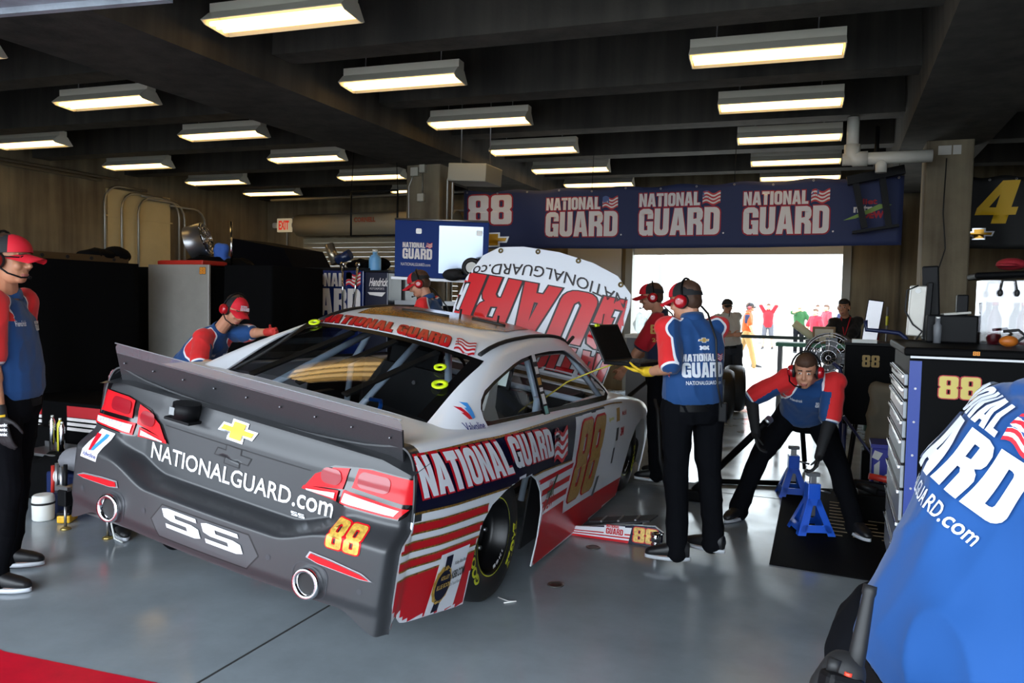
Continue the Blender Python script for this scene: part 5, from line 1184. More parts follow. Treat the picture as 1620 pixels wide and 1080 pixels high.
decal_flat([(font('EXIT', .04).fit(-.14, .05, .28, .2), 0)], (0, -.032, 0), (1, 0, 0), (0, 0, 1), [mat('exit_red', 'd43a24', .5, emit='ff3a20', es=.4)], 'lettering', t)
for s in (-1, 1): MB().box((s*.26, 0, .15), (.12, .08, .12), 0, None, .03).build('lamp_head', WPLAST, t)
mb = MB(); mb.cyl((-10.85, 14.05, 3.16), (-7.0, 14.05, 3.16), .23, n=24); t = mb.build('shutter_housing', mat('housing_paint', 'a8a08c', .45)); tag(t, 'long grey rounded roller shutter housing with red lettering on the back wall', 'shutter box')
decal_flat([(block('OLL', gap=.08).fit(9, 9, .1, .1), 0)] if False else [(font('CORNELL', .04).fit(0, 0, .52, .10), 0)], (-9.28, 13.815, 3.18), (1, 0, 0), (0, 0, 1), [mat('faded_red', 'b0563c', .6)], 'lettering', t, .003)
t = thing('unit_heater', 'grey box heater hanging under the joists right of the centre column', 'heater', (-4.25, 9.0, 3.08)); MB().box((0, 0, .11), (.52, .5, .22), 0, (0, .06, 0), .01).build('case', mat('heater_grey', '8f9088', .45), t)
for x in (-.2, .2): MB().cyl((x, 0, .2), (x, 0, 1.70), .008, n=6).build('rod', STEEL, t)
t = thing('hanging_frame', 'empty black rectangular frame hanging left of the centre column', 'frame', (-6.05, 9.5, 2.5))
for a, b in (((-.38, 0, 0), (-.38, 0, .62)), ((.38, 0, 0), (.38, 0, .62)), ((-.38, 0, 0), (.38, 0, 0)), ((-.38, 0, .62), (.38, 0, .62))): MB().cyl(a, b, .014, n=8).build('bar', BPLAST, t)
for x in (-.38, .38): MB().cyl((x, 0, .62), (x*.9, 0, 1.26), .006, n=6).build('wire', BPLAST, t)
for n_, x, z, d in (('outlet_box', -5.52, 3.40, (.12, .08, .12)), ('outlet_box', -5.40, 3.44, (.09, .07, .11)), ('switch_box', -5.42, 3.04, (.10, .07, .11))):
    o = MB().box((x, 9.72, z), d, 0, None, .008).build(n_, mat('pale_box', 'b4b0a2', .5)); tag(o, {'-5.52': 'white outlet box at the top left of the centre column', '-5.4': 'grey outlet box at the top of the centre column, right of the white one', '-5.42': 'small square socket lower on the centre column'}[str(x)], 'socket')
o = MB().tube([(-5.41, 9.735, 3.38), (-5.41, 9.735, 3.10)], .008).build('conduit', GALV); tag(o, 'short vertical conduit between the boxes on the centre column', 'pipe')
o = MB().tube([(-5.56, 9.735, 3.36), (-5.63, 9.735, 3.2), (-5.62, 9.735, 2.2)], .006).build('cable', WPLAST); tag(o, 'pale loose cable hanging on the left edge of the centre column', 'cable')
for k, x in enumerate((-5.10, -5.02)):
    o = MB().tube([(x, 9.9, 0), (x, 9.9, 3.3), (x+.08, 9.9, 3.42), (x+.5, 9.8, 3.36)], .018).build('conduit', GALV); tag(o, ('left' if not k else 'right')+' vertical conduit on the right side of the centre column', 'pipe')
for k, (x, w_) in enumerate(((1.06, .13), (1.18, .08))):
    o = MB().box((x, 9.945, 3.39), (w_, .004, .10)).build('notice', mat('paper', 'b9b6ae', .7)); tag(o, ('wide' if not k else 'narrow')+' white paper notice at the top of the right column', 'notice')
o = MB().tube([(1.08, 9.94, 3.3), (1.07, 9.94, 2.7), (1.11, 9.94, 2.3), (1.02, 9.94, 1.95), (.9, 9.9, 1.75)], .006).build('cable', BLACK); tag(o, 'thin black cable running down the right column', 'cable')
# ---- left side: covered carts, aluminium sheet
def cover(name, label, x0, x1, y0, y1, z1, cat='cover'):
    mb = MB(); n = 14
    def side(u, v):
        per = [(x0, y0), (x1, y0), (x1, y1), (x0, y1), (x0, y0)]; k = min(3, int(u*4)); q = u*4-k
        p = V(*per[k], 0).lerp(V(*per[k+1], 0), q); c = V((x0+x1)/2, (y0+y1)/2, 0); o = (p-c).normalized()
        return V(p.x, p.y, z1*(1-v)+.02)+o*(v*(.03+.03*math.sin(u*70)+.02*math.sin(u*31+2)))
    mb.grid(side, 120, 8); mb.add([(x0, y0, z1+.02), (x1, y0, z1+.02), (x1, y1, z1+.02), (x0, y1, z1+.02)], [(0, 1, 2, 3)]); o = mb.build(name, BCLOTH); return tag(o, label, cat)
cover('cloth_cover', 'long black cloth covered cart along the left side, behind the man in dark glasses', -7.3, -6.62, 3.9, 5.98, 1.90)
cover('cloth_cover', 'black cloth covered cart just right of the aluminium sheet', -6.08, -5.45, 6.62, 7.5, 1.92)
t = thing('cart_rail', 'bronze metal rail with holes along the top of the black covered cart', 'rail', (-6.8, 4.95, 1.92)); MB().bb(-.02, .02, -1.05, 1.05, 0, .07).build('bar', mat('bronze_rail', '5f4a30', .4, .6), t)
for k in range(8): MB().cyl((.021, -.95+.26*k, .035), (.027, -.95+.26*k, .035), .018, n=12).build('hole', BLACK, t)
t = thing('aluminium_sheet', 'upright brushed aluminium sheet with small 88 sticker between black covers', 'metal sheet', (-6.6, 6.48, 0))
MB().bb(-.43, .43, 0, .03, .35, 1.94, bev=.004).build('sheet', ALU, t); decal_flat([(block('88', .06).fit(-.004, -.004, .088, .078), 0, 0), (block('88').fit(0, 0, .08, .07), 1, 1)], (.31, -.002, 1.84), (1, 0, 0), (0, 0, 1), [BLACK, mat('orange_number', 'e08a1c', .5)], 'sticker', t)
for s in (-1, 1): MB().bb(s*.40-.02, s*.40+.02, 0, .03, 0, .36).build('leg', ALU, t)
mb = MB(); mb.bb(-6.95, -6.3, 6.53, 6.9, 1.94, 1.985, bev=.01); mb.bb(-6.93, -6.32, 6.55, 6.88, 1.985, 1.99); tag(mb.build('red_tray', mat('tray_red', 'b02418', .5)), 'flat red tray on top behind the aluminium sheet', 'tray')
cover('cloth_cover', 'low black cover under the drum fan behind the aluminium sheet', -7.4, -6.25, 6.64, 7.45, 1.90)
mb = MB(); mb.ell((-6.92, 5.75, 1.99), (.15, .22, .07)); mb.ell((-6.90, 5.95, 2.0), (.13, .15, .09)); r_ = remesh(mb, .012, 3, 'jacket', 8, .012); r_.materials.append(BCLOTH); tag(link('jacket', r_), 'bunched black jacket lying on the rail of the left cart', 'jacket')
mb = MB()
mb.ell((-6.85, 7.15, 1.95), (.30, .2, .12)); mb.ell((-6.45, 7.2, 1.94), (.25, .2, .10)); r_ = remesh(mb, .015, 3, 'cloth_heap', 6, .02); r_.materials.append(BCLOTH); tag(link('cloth_heap', r_), 'heap of black cloth around the foot of the drum fan', 'cloth')
def drum_fan(label, loc, rot, r, d):
    t = thing('drum_fan', label, 'fan', loc, rot=rot)
    MB().lathe([(r, -d/2), (r, d/2), (r-.01, d/2), (r-.01, -d/2), (r, -d/2)], cap=False, n=32).build('drum', STEEL, t)
    mb = MB()
    for k in range(5): mb.lathe([(r*k/5+.02, d/2+.012), (r*k/5+.026, d/2+.012), (r*k/5+.026, d/2+.018), (r*k/5+.02, d/2+.018), (r*k/5+.02, d/2+.012)], cap=False, n=28)
    for k in range(12): a = 2*PI*k/12; mb.cyl((.03*math.cos(a), .03*math.sin(a), d/2+.015), (r*math.cos(a), r*math.sin(a), d/2), .004, n=5)
    mb.build('grille', CHROME, t); MB().cyl((0, 0, -d/2), (0, 0, d/2-.03), .06).build('motor', BPLAST, t)
    for k in range(4): MB().box((r*.45*math.cos(k*PI/2), r*.45*math.sin(k*PI/2), 0), (r*.7, .11, .008), 0, Matrix.Rotation(k*PI/2, 4, 'Z') @ Matrix.Rotation(.4, 4, 'X') if False else (.0, .0, k*PI/2)).build('blade', GREYP, t)
    return t
drum_fan('silver drum fan tilted on top of the black covers, left of the blue cloth', (-7.02, 7.2, 2.25), (math.radians(72), math.radians(10), math.radians(112)), .20, .2)
mb = MB(); mb.box((-6.72, 7.25, 2.12), (.16, .1, .22), 0, (.3, .2, .3), .04); mb.ell((-6.74, 7.3, 2.02), (.1, .1, .08)); r_ = remesh(mb, .012, 3, 'cloth', 9, .012); r_.materials.append(mat('blue_cloth', '3a62b4', .8)); tag(link('blue_cloth', r_), 'bunched blue cloth beside the drum fan', 'cloth')
o = MB().cyl((-6.33, 7.0, 1.93), (-6.34, 7.0, 2.45), .012).build('metal_rod', CHROME); tag(o, 'thin bright metal rod standing up from the black covers', 'rod')
t = thing('covered_canopy', 'dark navy sloping cover behind the black carts at left', 'cover', (-7.1, 8.7, 0)); MB().prism([(-.85, 0), (.62, 0), (.60, 1.5), (.12, 2.28), (-.78, 2.42)], (0, 0, 0), (1, 0, 0), (0, 0, 1), (0, .9, 0)).build('sheet', mat('dark_navy_cover', '06070e', .8, spec=.08), t)
# blue cabinets with lettering, tools on them
t = thing('tool_cabinet', 'blue tool cabinet lettered in white, beyond the left side of the car roof', 'cabinet', (-5.76, 8.3, 0))
MB().bb(-.53, .53, -.3, .4, .05, 1.95, bev=.012).build('body', BPAINT, t); decal_flat(logo(0, None, .05, True, 1, 2, 0), (-.49, -.301, 1.40), (1, 0, 0), (0, 0, 1), [BW, PR, PB], 'lettering', t, .002, .98); MB().bb(-.535, -.515, -.31, -.29, .1, 1.95).build('edge_trim', STEEL, t)
MB().bb(-.54, .54, -.31, .41, 1.95, 1.98).build('worktop', BPLAST, t)
for k in range(4): MB().bb(-.48, .48, -.318, -.30, .15+.28*k, .38+.28*k, bev=.005).build('drawer', BPAINT, t)
t = thing('tool_cabinet', 'narrow navy cabinet with white script lettering, right of the blue cabinet', 'cabinet', (-5.05, 8.3, 0))
MB().bb(-.16, .16, -.3, .4, .05, 1.93, bev=.012).build('body', mat('navy_cabinet', '11142c', .35, coat=.2), t); decal_flat([(font('Hendrick', .03).fit(0, .10, .25, .1).shear(.2), 0), (font('MOTORSPORTS', .0).fit(.03, .06, .2, .025), 0), (Shape().poly([[(0, .03), (.25, .03), (.2, -.02), (.03, 0)]]), 0)], (-.12, -.302, 1.66), (1, 0, 0), (0, 0, 1), [BW], 'lettering', t); MB().bb(-.165, .165, -.305, .405, 1.93, 1.95).build('worktop', BPLAST, t)
t = thing('air_blower', 'hand blower with chrome cage nozzle and dark blue motor on the blue cabinet', 'tool', (-5.78, 8.25, 1.98), rot=(0, 0, .1)); MB().cyl((-.12, 0, .30), (-.02, 0, .06), .06, n=14).build('nozzle', mat('dull_chrome', 'a09684', .3, .8), t); MB().cyl((.0, 0, .10), (.18, 0, .18), .065, n=16).build('motor', mat('dark_blue_tool', '1b2a4e', .3), t); MB().cyl((.06, 0, .12), (.07, 0, 0), .03).build('grip', BPLAST, t)
t = thing('spray_bottle', 'light blue plastic bottle standing on the right of the blue cabinet', 'bottle', (-5.2, 8.2, 1.95)); MB().lathe([(.07, 0), (.075, .02), (.075, .14), (.06, .18), (.03, .2), (.03, .23)], n=20).build('bottle', mat('pale_blue_plastic', '6aa4d4', .4), t); MB().cyl((0, 0, .23), (0, 0, .26), .034).build('cap', WPLAST, t)
mb = MB(); mb.ell((0, 0, .06), (.28, .14, .07)); mb.ell((.2, .02, .07), (.14, .12, .08)); r_ = remesh(mb, .015, 2, 'hose_heap', 14, .02); r_.materials.append(BCLOTH); o = link('hose_heap', r_, None, (-5.45, 8.38, 1.97)); tag(o, 'heap of black hose lying along the top of the blue cabinet', 'hose')
for k, (x, tilt, lb) in enumerate(((-5.50, .02, 'long chrome ratchet hanging upright before the blue cabinet lettering'), (-5.36, -.12, 'chrome spanner hanging slanted before the blue cabinet, right of the ratchet'))):
    t = thing('spanner' if k else 'ratchet', lb, 'tool', (x, 7.97, 1.45), rot=(0, tilt*-1, 0)); MB().cyl((0, 0, 0), (0, 0, .55), .012).build('shaft', CHROME, t); MB().lathe([(.012, 0), (.03, 0), (.03, .02), (.012, .02), (.012, 0)], (0, -.01, .57), (0, 1, 0), cap=False, n=16).build('head', CHROME, t)
# the opened blue lid with its mirror half
t = thing('mirror_board', 'upright blue board with white lettering and a mirror on its right half', 'board', (-4.2, 8.0, 1.86), rot=(math.radians(5), math.radians(2), math.radians(9)))
MB().bb(-.56, .56, 0, .03, 0, .66, bev=.006).build('panel', mat('blue_lid', '1a3474', .6, spec=.15), t); MB().bb(-.02, .50, -.004, 0, .06, .60).build('mirror', mat('mirror', '9aa4b4', .12, 1.), t)
decal_flat(logo(0, fl=True), (-.46, -.002, .21), (1, 0, 0), (0, 0, 1), [BW, PR, PB], 'lettering', t, .002, .36); decal_flat([(font('NATIONALGUARD.com', .0).fit(0, 0, .36, .035), 0)], (-.48, -.002, .13), (1, 0, 0), (0, 0, 1), [BW], 'web_lettering', t)
MB().bb(-.58, .58, -.05, .02, -.03, .0).build('ledge', STEEL, t); MB().tube([(-.56, -.01, .66), (.56, -.01, .66)], .012).build('rim', STEEL, t)
for x in (-.05, .42): decal_flat([(Shape().poly([rr(0, 0, .07, .06, .015)]), 0)], (x-.25 if x < 0 else x, -.006, .5), (1, 0, 0), (0, 0, 1), [mat('lamp_spot', 'f4f4f2', .3)], 'lamp_glint', t)  # white patches painted on the board as spots of reflected lamp light
t2 = thing('pit_cart', 'dark wheeled cart carrying the blue mirror board', 'cart', (-4.2, 8.25, 0)); MB().bb(-.56, .56, -.2, .5, .25, 1.55, bev=.02).build('body', BLKPAINT, t2); MB().bb(-.58, .58, -.28, .52, 1.55, 1.60).build('shelf', STEEL, t2)
for x in (-.5, .5): MB().bb(x-.015, x+.015, -.24, -.20, 1.6, 1.84).build('post', BPLAST, t2)
for x in (-.45, .45):
    for y in (-.15, .45): MB().cyl((x-.03, y, .1), (x+.03, y, .1), .1, n=18).build('wheel', BLACK, t2); MB().bb(x-.02, x+.02, y-.02, y+.02, .1, .26).build('wheel_fork', STEEL, t2)
mb = MB(); mb.ell((0, 0, .04), (.12, .10, .07)); mb.ell((.1, -.04, .02), (.1, .06, .02)); r_ = remesh(mb, .012, 2, 'cap'); r_.materials.append(CAPB); tag(link('baseball_hat', r_, None, (-4.0, 7.92, 1.86)), 'black cap resting on the ledge under the mirror', 'cap')
tag(MB().tube([(-3.83, 7.93, 1.90), (-3.83, 7.93, 1.87), (-3.80, 7.93, 1.86)], .004).build('hook', STEEL), 'small hook on the ledge under the mirror', 'hook')
t = thing('tape_roll', 'white centred black roll hanging at the right end of the blue mirror board', 'roll', (-3.75, 7.90, 1.98)); MB().lathe([(.06, 0), (.11, 0), (.11, .05), (.06, .05), (.06, 0)], (0, 0, 0), (.35, -1, 0), cap=False, n=28).build('rim', BLACK, t); MB().cyl((0, -.01, 0), (.015, -.045, 0), .062, n=24).build('core', WPLAST, t)
# ---- low things at the left between the man and the car
t = thing('equipment_case', 'black case with red and white striped band, left of the car behind the man', 'case', (-5.95, 4.75, 0)); MB().bb(-.5, .62, -.25, .4, 0, .72, bev=.02).build('body', BLKPAINT, t)
for x0, x1 in ((-.42, -.12), (.18, .60)):
    for z0, z1, m in ((.60, .69, mat('case_red', 'a81c24', .5)), (.57, .595, BW), (.53, .555, BW), (.49, .515, BW)): MB().bb(x0, x1, -.256, -.25, z0, z1).build('band', m, t)
MB().bb(-.1, .15, -.35, -.25, .25, .52).build('pocket', BCLOTH, t)
for k, (x, y, h_, lb) in enumerate(((-5.62, 4.25, .26, 'tall chrome spray can standing on the tool tray, leftmost'), (-5.56, 4.27, .24, 'yellow marked spray can on the tool tray beside the chrome one'), (-5.50, 4.24, .22, 'short chrome spray can on the tool tray, third from the left'), (-5.08, 4.62, .24, 'chrome can with red cap by the striped case'), (-5.02, 4.62, .22, 'chrome can beside the red capped one'))):
    t = thing('spray_can', lb, 'can', (x, y, .38)); MB().lathe([(.022, 0), (.022, h_-.03), (.012, h_-.01), (.012, h_)], n=14).build('can', CHROME if k != 1 else mat('yellow_can', 'c9c23a', .4), t); MB().cyl((0, 0, h_), (0, 0, h_+.015), .01).build('nozzle', mat('tray_red', 'b02418', .5) if k == 3 else WPLAST, t)
t = thing('tool_tray', 'grey metal tray on a black bag behind the man in dark glasses', 'tray', (-5.66, 4.25, .35)); MB().bb(-.22, .22, -.1, .14, 0, .02).build('tray', STEEL, t); MB().bb(-.22, .22, .13, .14, .02, .06).build('lip', STEEL, t)
tag(MB().bb(-5.22, -4.98, 4.5, 4.7, 0, .38, bev=.03).build('stool', BLKPAINT), 'small black stool under the two cans by the striped case', 'stool')
mb = MB(); mb.box((0, 0, .17), (.46, .3, .34), 0, None, .08); mb.ell((.05, 0, .26), (.2, .15, .12)); r_ = remesh(mb, .015, 4, 'duffel_bag', 7, .02); r_.materials.append(BCLOTH); tag(link('duffel_bag', r_, None, (-5.52, 4.22, 0)), 'soft black bag on the floor under the metal tray', 'bag')
mb = MB(); mb.ell((0, 0, .1), (.2, .12, .1)); mb.ell((.1, 0, .14), (.12, .1, .08)); r_ = remesh(mb, .012, 3, 'rag', 9, .015); r_.materials.append(mat('grey_rag', '77777c', .8)); tag(link('grey_rag', r_, None, (-5.16, 4.16, .26)), 'crumpled grey rag on the blue box left of the car', 'rag')
tag(MB().bb(-5.45, -4.90, 4.06, 4.3, 0, .27, bev=.02).build('blue_box', mat('deep_blue_box', '14224c', .4)), 'dark blue box on the floor under the grey rag', 'box')
t = thing('paint_tub', 'white plastic tub with a black band on the floor by the car', 'tub', (-5.15, 3.82, 0)); MB().lathe([(.065, 0), (.072, .01), (.074, .14), (.07, .17), (.06, .18)], n=24).build('tub', WPLAST, t); MB().lathe([(.0745, .115), (.076, .115), (.076, .13), (.0745, .13), (.0745, .115)], cap=False, n=24).build('band', BLACK, t)
t = thing('bottle_caddy', 'dark caddy holding tall tools and bottles behind the white tub', 'caddy', (-5.22, 4.0, 0)); MB().bb(-.1, .1, -.05, .08, 0, .14).build('caddy', mat('deep_blue_box', '14224c', .4), t)
for k, (x, m) in enumerate(((-.07, mat('tray_red', 'b02418', .5)), (-.03, STEEL), (.02, STEEL), (.06, BPLAST))): MB().cyl((x, 0, .1), (x+.005, 0, .34+.02*(k % 2)), .014).build('tool_handle', m, t)
MB().ell((-.05, .03, .26), (.05, .04, .06)).build('white_rag', WPLAST, t)
t = thing('cordless_drill', 'black and yellow cordless impact driver standing on its battery', 'drill', (-4.96, 3.86, 0), rz=.5)
MB().box((0, 0, .03), (.09, .14, .055), 0, None, .012).build('battery', mat('drill_yellow', 'd8a41c', .45), t); MB().box((0, 0, .068), (.09, .14, .02), 0, None, .006).build('battery_shoe', BPLAST, t); MB().tube([(0, .03, .07), (0, .03, .18)], .022).build('grip', BPLAST, t); MB().cyl((0, .09, .21), (0, -.04, .21), .04, n=18).build('motor', mat('drill_gold', '8a6a2c', .45), t); MB().cyl((0, -.04, .21), (0, -.09, .21), .03, .018, n=16).build('nose', CHROME, t)
def clamp(x, y, label, red=False):
    t = thing('jack_post', label, 'jack post', (x, y, 0)); MB().lathe([(.035, 0), (.03, .012), (.012, .02)], n=18).build('foot', mat('brass_foot', 'b09a5c', .3, .8), t); MB().cyl((0, 0, .015), (0, 0, .17), .009).build('screw', STEEL, t); MB().box((0, 0, .22), (.08, .06, .11), 0, None, .008).build('bracket', REDP if red else BPLAST, t)
    MB().box((-.02, 0, .28), (.12, .03, .03)).build('arm', STEEL, t)
clamp(-4.80, 3.72, 'black screw post with chrome foot under the left rear corner of the car'); clamp(-4.38, 3.70, 'red screw post with brass foot under the left exhaust tip', True)
KN = person('person in black trousers kneeling beside the left rear wheel, mostly hidden by the car', (-3.98, 3.98, .40), (.05, .85, .45), (.75, -.62, 0), [(-4.05, 4.1, .1), (-4.38, 3.80, .09)], [(-4.2, 4.4, .05), (-4.15, 3.66, .05)], [(-3.8, 4.7, .3), (-3.95, 4.75, .3)], [(.5, -.3, -.8), (-.5, -.3, -.8)], (.3, .9, .1), knee=[(.45, -.95, -.6), (.3, -.9, .5)], vox=.009)
o = MB().tube([(-4.26, 3.7, .23), (-4.30, 3.66, .12), (-4.26, 3.65, .03), (-4.2, 3.66, .01)], .006).build('hose', WPLAST); tag(o, 'thin white hose looping to the floor below the left exhaust', 'hose')
# ---- laptop and its lead
t = thing('laptop', 'open black laptop held by the man beside the car', 'laptop', (-1.19, 5.03, 1.235), rz=math.radians(-16))
MB().box((0, 0, 0), (.27, .37, .024), 0, None, .005).build('base', BPLAST, t)
sc = MB().box((-.195, 0, .12), (.012, .37, .27), 0, (0, -.5, 0), .004).build('screen', mat('laptop_lid', '1a1a1c', .3), t); MB().box((-.187, 0, .124), (.003, .345, .235), 0, (0, -.5, 0)).build('display', mat('dark_screen', '1d1a18', .15), sc); MB().box((-.243, -.1, .235), (.016, .035, .018), 0, (0, -.5, 0)).build('yellow_tag', mat('tag_yellow', 'c8d41c', .5), sc)
mb = MB()
for i in range(5):
    for j in range(12): mb.box((.05-.03*i+.03, -.15+.027*j, .0135), (.02, .02, .003))
mb.build('keyboard', mat('keys', '0d0d0e', .5), t)
o = MB().tube([(-1.28, 4.9, 1.235), (-1.40, 4.86, 1.19), (-1.6, 4.86, 1.10), (-1.78, 4.9, .97), (-1.84, 4.98, .84)], .005).build('lead', mat('lead_yellow', 'b8a838', .5)); tag(o, 'yellow lead running from the laptop into the car window', 'cable')
t = thing('tyre_hose', 'black air hose draped over the front wing of the car', 'hose', (-1.50, 6.4, 0)); MB().tube([(-.2, .55, .78), (.0, .5, .95), (.12, .3, .70), (.16, .25, .3), (.2, .3, .08), (.4, .5, .03), (.5, .9, .03)], .02).build('hose', BLACK, t); MB().tube([(.0, .5, .9), (.2, .35, .55), (.24, .2, .2), (.42, .15, .06), (.5, .3, .03)], .014).build('line', BLACK, t)
# ---- the skirt panel on the floor
t = thing('skirt_panel', 'red and white striped skirt panel with gold 88 on the floor by the car', 'car panel', (-1.66, 5.13, 0), rz=math.radians(-1))
MB().prism([(0, .0), (.62, -.0), (.66, .04), (.66, .10), (.60, .135), (.45, .125), (.15, .075), (0, .06)], (0, 0, .002), (1, 0, 0), (0, .25, .97), (0, .02, 0)).build('panel', WHP, t)
pp = [(P_((0, .0), (.45, .0), (.45, .018), (0, .014)), 0), (P_((0, .022), (.45, .030), (.45, .040), (0, .028)), 0), (P_((0, .036), (.45, .052), (.45, .062), (0, .042)), 0), (P_((.14, .074), (.45, .105), (.45, .124), (.16, .078)), 1), (P_((.43, .0), (.62, .0), (.66, .04), (.66, .10), (.60, .133), (.45, .124)), 1, 1), (block('88', .06).fit(.455, .012, .175, .106), 0, 2), (block('88').fit(.462, .018, .16, .095), 2, 3)]+[(S.map(lambda x, y: (.27+x*.12, .045+y*.12)), 0, 3) for S, c, l in logo(0, fl=False)]+[(P_((.255, .035), (.40, .04), (.40, .108), (.255, .10)), 3, 2)]
decal_flat(pp, (0, -.001, .002), (1, 0, 0), (0, .25, .97), [REDP, NAVYP, GOLD88, WHP], 'livery', t, .001)
MB().tube([(-.02, .10, .03), (.06, .10, .03), (.12, .09, .055), (.5, .07, .14)], .02, n=8).build('duct', CARB, t); MB().prism([(.12, .10), (.56, .05), (.58, .22), (.14, .2)], (0, 0, .06), (1, 0, .16), (0, 1, 0), (0, 0, .012)).build('tray', CARB, t)
for x in (.22, .34, .46): MB().box((x, .13, .075+.16*x), (.012, .14, .012)).build('strap', STEEL, t)
t = thing('chrome_canister', 'small chrome canister standing by the end of the skirt panel', 'canister', (-1.03, 5.06, 0)); MB().lathe([(.028, 0), (.034, .01), (.034, .05), (.028, .055), (.028, .065), (.034, .07), (.034, .11), (.02, .12)], n=20).build('canister', CHROME, t); MB().cyl((.02, .0, .10), (.05, 0, .12), .006).build('spout', CHROME, t)
for k, (x, y) in enumerate(((-1.42, 4.18), (-1.42, 4.94))):
    tag(MB().lathe([(.048, 0), (.048, .004), (.030, .006), (.030, .003)], (x, y, .001), n=24).build('floor_plug', mat('plug_metal', '6c6a66', .4, .8)), 'round metal floor plug '+('near the rear wheel' if not k else 'near the skirt panel'), 'floor plug')
o = MB().tube([(-1.64, 3.86, .004), (-1.57, 3.83, .006), (-1.53, 3.85, .004), (-1.58, 3.80, .004)], .003).build('zip_tie', WPLAST); tag(o, 'curled white scrap on the floor beside the rear tyre', 'scrap')
# ---- jack stands, mat, handles
def jack_stand(label, x, y, rz, s=1., ram=.30):
    t = thing('jack_stand', label, 'jack stand', (x, y, 0), rz, 'blue jack stands'); h_ = .27*s
    for sx, sy in ((1, 0), (-1, 0), (0, 1), (0, -1)):
        o_ = V(sx, sy, 0); p = V(-sy, sx, 0); mb = MB(); w_ = .13*s
        mb.prism([(-w_, 0), (-w_+.035, 0), (-w_+.045, .025), (w_-.045, .025), (w_-.035, 0), (w_, 0), (.035, h_), (-.035, h_)], o_*.13*s, p, V(-sx*.35, -sy*.35, 1).normalized()*1.04, -o_*.006)
        mb2 = MB(); P2 = [(-w_, 0), (-w_+.035, 0), (-.02, h_*.8), (-.035, h_)]
        ob = MB()
        for P3 in ([(-w_, 0), (-w_+.05, 0), (-.01, h_*.78), (-.035, h_)], [(w_, 0), (w_-.05, 0), (.01, h_*.78), (.035, h_)], [(-w_+.02, .03), (w_-.02, .03), (w_-.035, .08), (-w_+.035, .08)], [(-.036, h_), (.036, h_), (.05, h_*.78), (-.05, h_*.78)]):
            ob.prism(P3, o_*.135*s, p, V(-sx*.36, -sy*.36, 1).normalized()*1.05, -o_*.006)
        ob.build('leg_plate', BRIGHT, t)
    MB().bb(-.045, .045, -.045, .045, h_-.02, h_+.09, bev=.006).build('collar', BRIGHT, t); MB().bb(-.022, .022, -.016, .016, .12, ram, bev=.003).build('ratchet_bar', STEEL, t); MB().box((0, 0, ram+.012), (.09, .05, .028), 0, None, .006).build('saddle', GREYP, t); MB().cyl((.04, 0, h_+.04), (.13, .0, h_+.02), .008).build('lever', STEEL, t)
    return t
jack_stand('bright blue jack stand on the black mat under the stooping man', -.10, 5.98, .35, 1., .41); jack_stand('darker blue jack stand behind the first, at the edge of the mat', -.28, 7.1, .2, .95, .40)
t = thing('floor_mat', 'black rubber mat with worn pale lettering lines under the stooping man', 'mat', (0, 0, 0)); MB().prism([(-.32, 5.10), (.95, 5.0), (1.6, 8.0), (-.36, 7.35)], (0, 0, .0), (1, 0, 0), (0, 1, 0), (0, 0, .008)).build('mat', mat('mat_rubber', '070708', .85, spec=.08), t)
mb = MB(); random.seed(3)
for k in range(11):
    y = 5.95+.10*k; x = .02
    while x < .75:
        l = random.uniform(.05, .22); mb.prism([(x, y), (x+l, y-.01), (x+l, y+.012), (x, y+.018)], (0, 0, .008), (1, 0, 0), (0, 1, 0), (0, 0, .001)); x += l+random.uniform(.03, .1)
mb.build('worn_print', mat('mat_print', 'b0a080', .8), t)
t = thing('tube_bar', 'long black tube leaning beside the stooping man', 'handle', (0, 0, 0)); MB().cyl((-.95, 6.45, .16), (-.43, 5.90, .78), .026).build('tube', BLKPAINT, t); MB().cyl((-.44, 5.95, .765), (-.405, 5.915, .806), .029).build('end_cap', STEEL, t); MB().cyl((-1.02, 6.52, .08), (-.93, 6.43, .18), .034).build('socket', BPLAST, t); MB().bb(-1.2, -.95, 6.45, 6.75, 0, .1, bev=.02).build('jack_body', BLKPAINT, t)
tag(MB().cyl((-1.02, 7.18, .025), (-.2, 7.48, .025), .024).build('floor_bar', BLKPAINT), 'black bar lying flat on the floor behind the leaning tube', 'bar')
# ---- right side: tool chest
t = thing('tool_chest', 'large black and blue drawer chest with gold 88 behind the near man', 'tool chest', (.36, 4.42, 0))
MB().bb(0, 1.5, 0, 1.04, .12, 1.38, bev=.006).build('body', BLKPAINT, t); MB().bb(-.0, .055, -.004, 0, .12, 1.36).build('blue_edge', mat('deep_blue_trim', '12358c', .35), t); MB().bb(-.03, 1.55, -.04, 1.07, 1.385, 1.43, bev=.012).build('worktop', BLKPAINT, t); MB().bb(.0, 1.5, -.03, -.02, 1.375, 1.39).build('top_trim', STEEL, t)
zz = .16
for k, hh in enumerate((.20, .17, .17, .13, .13, .10, .10, .07, .07)):
    d = MB().bb(-.018, 0, .03, 1.0, zz, zz+hh-.012, bev=.003).build('drawer', mat('drawer_grey', '8b8f94', .3, .4), t); MB().bb(-.03, -.016, .05, .98, zz+hh-.035, zz+hh-.015, bev=.003).build('handle', CHROME, d); zz += hh
for x in (.15, 1.35):
    for y in (.12, .92): MB().cyl((x-.03, y, .06), (x+.03, y, .06), .06, n=16).build('caster', BLACK, t)
for k in range(7): MB().cyl((.03, -.004, .2+.17*k), (.03, -.008, .2+.17*k), .006, n=8).build('rivet', STEEL, t)
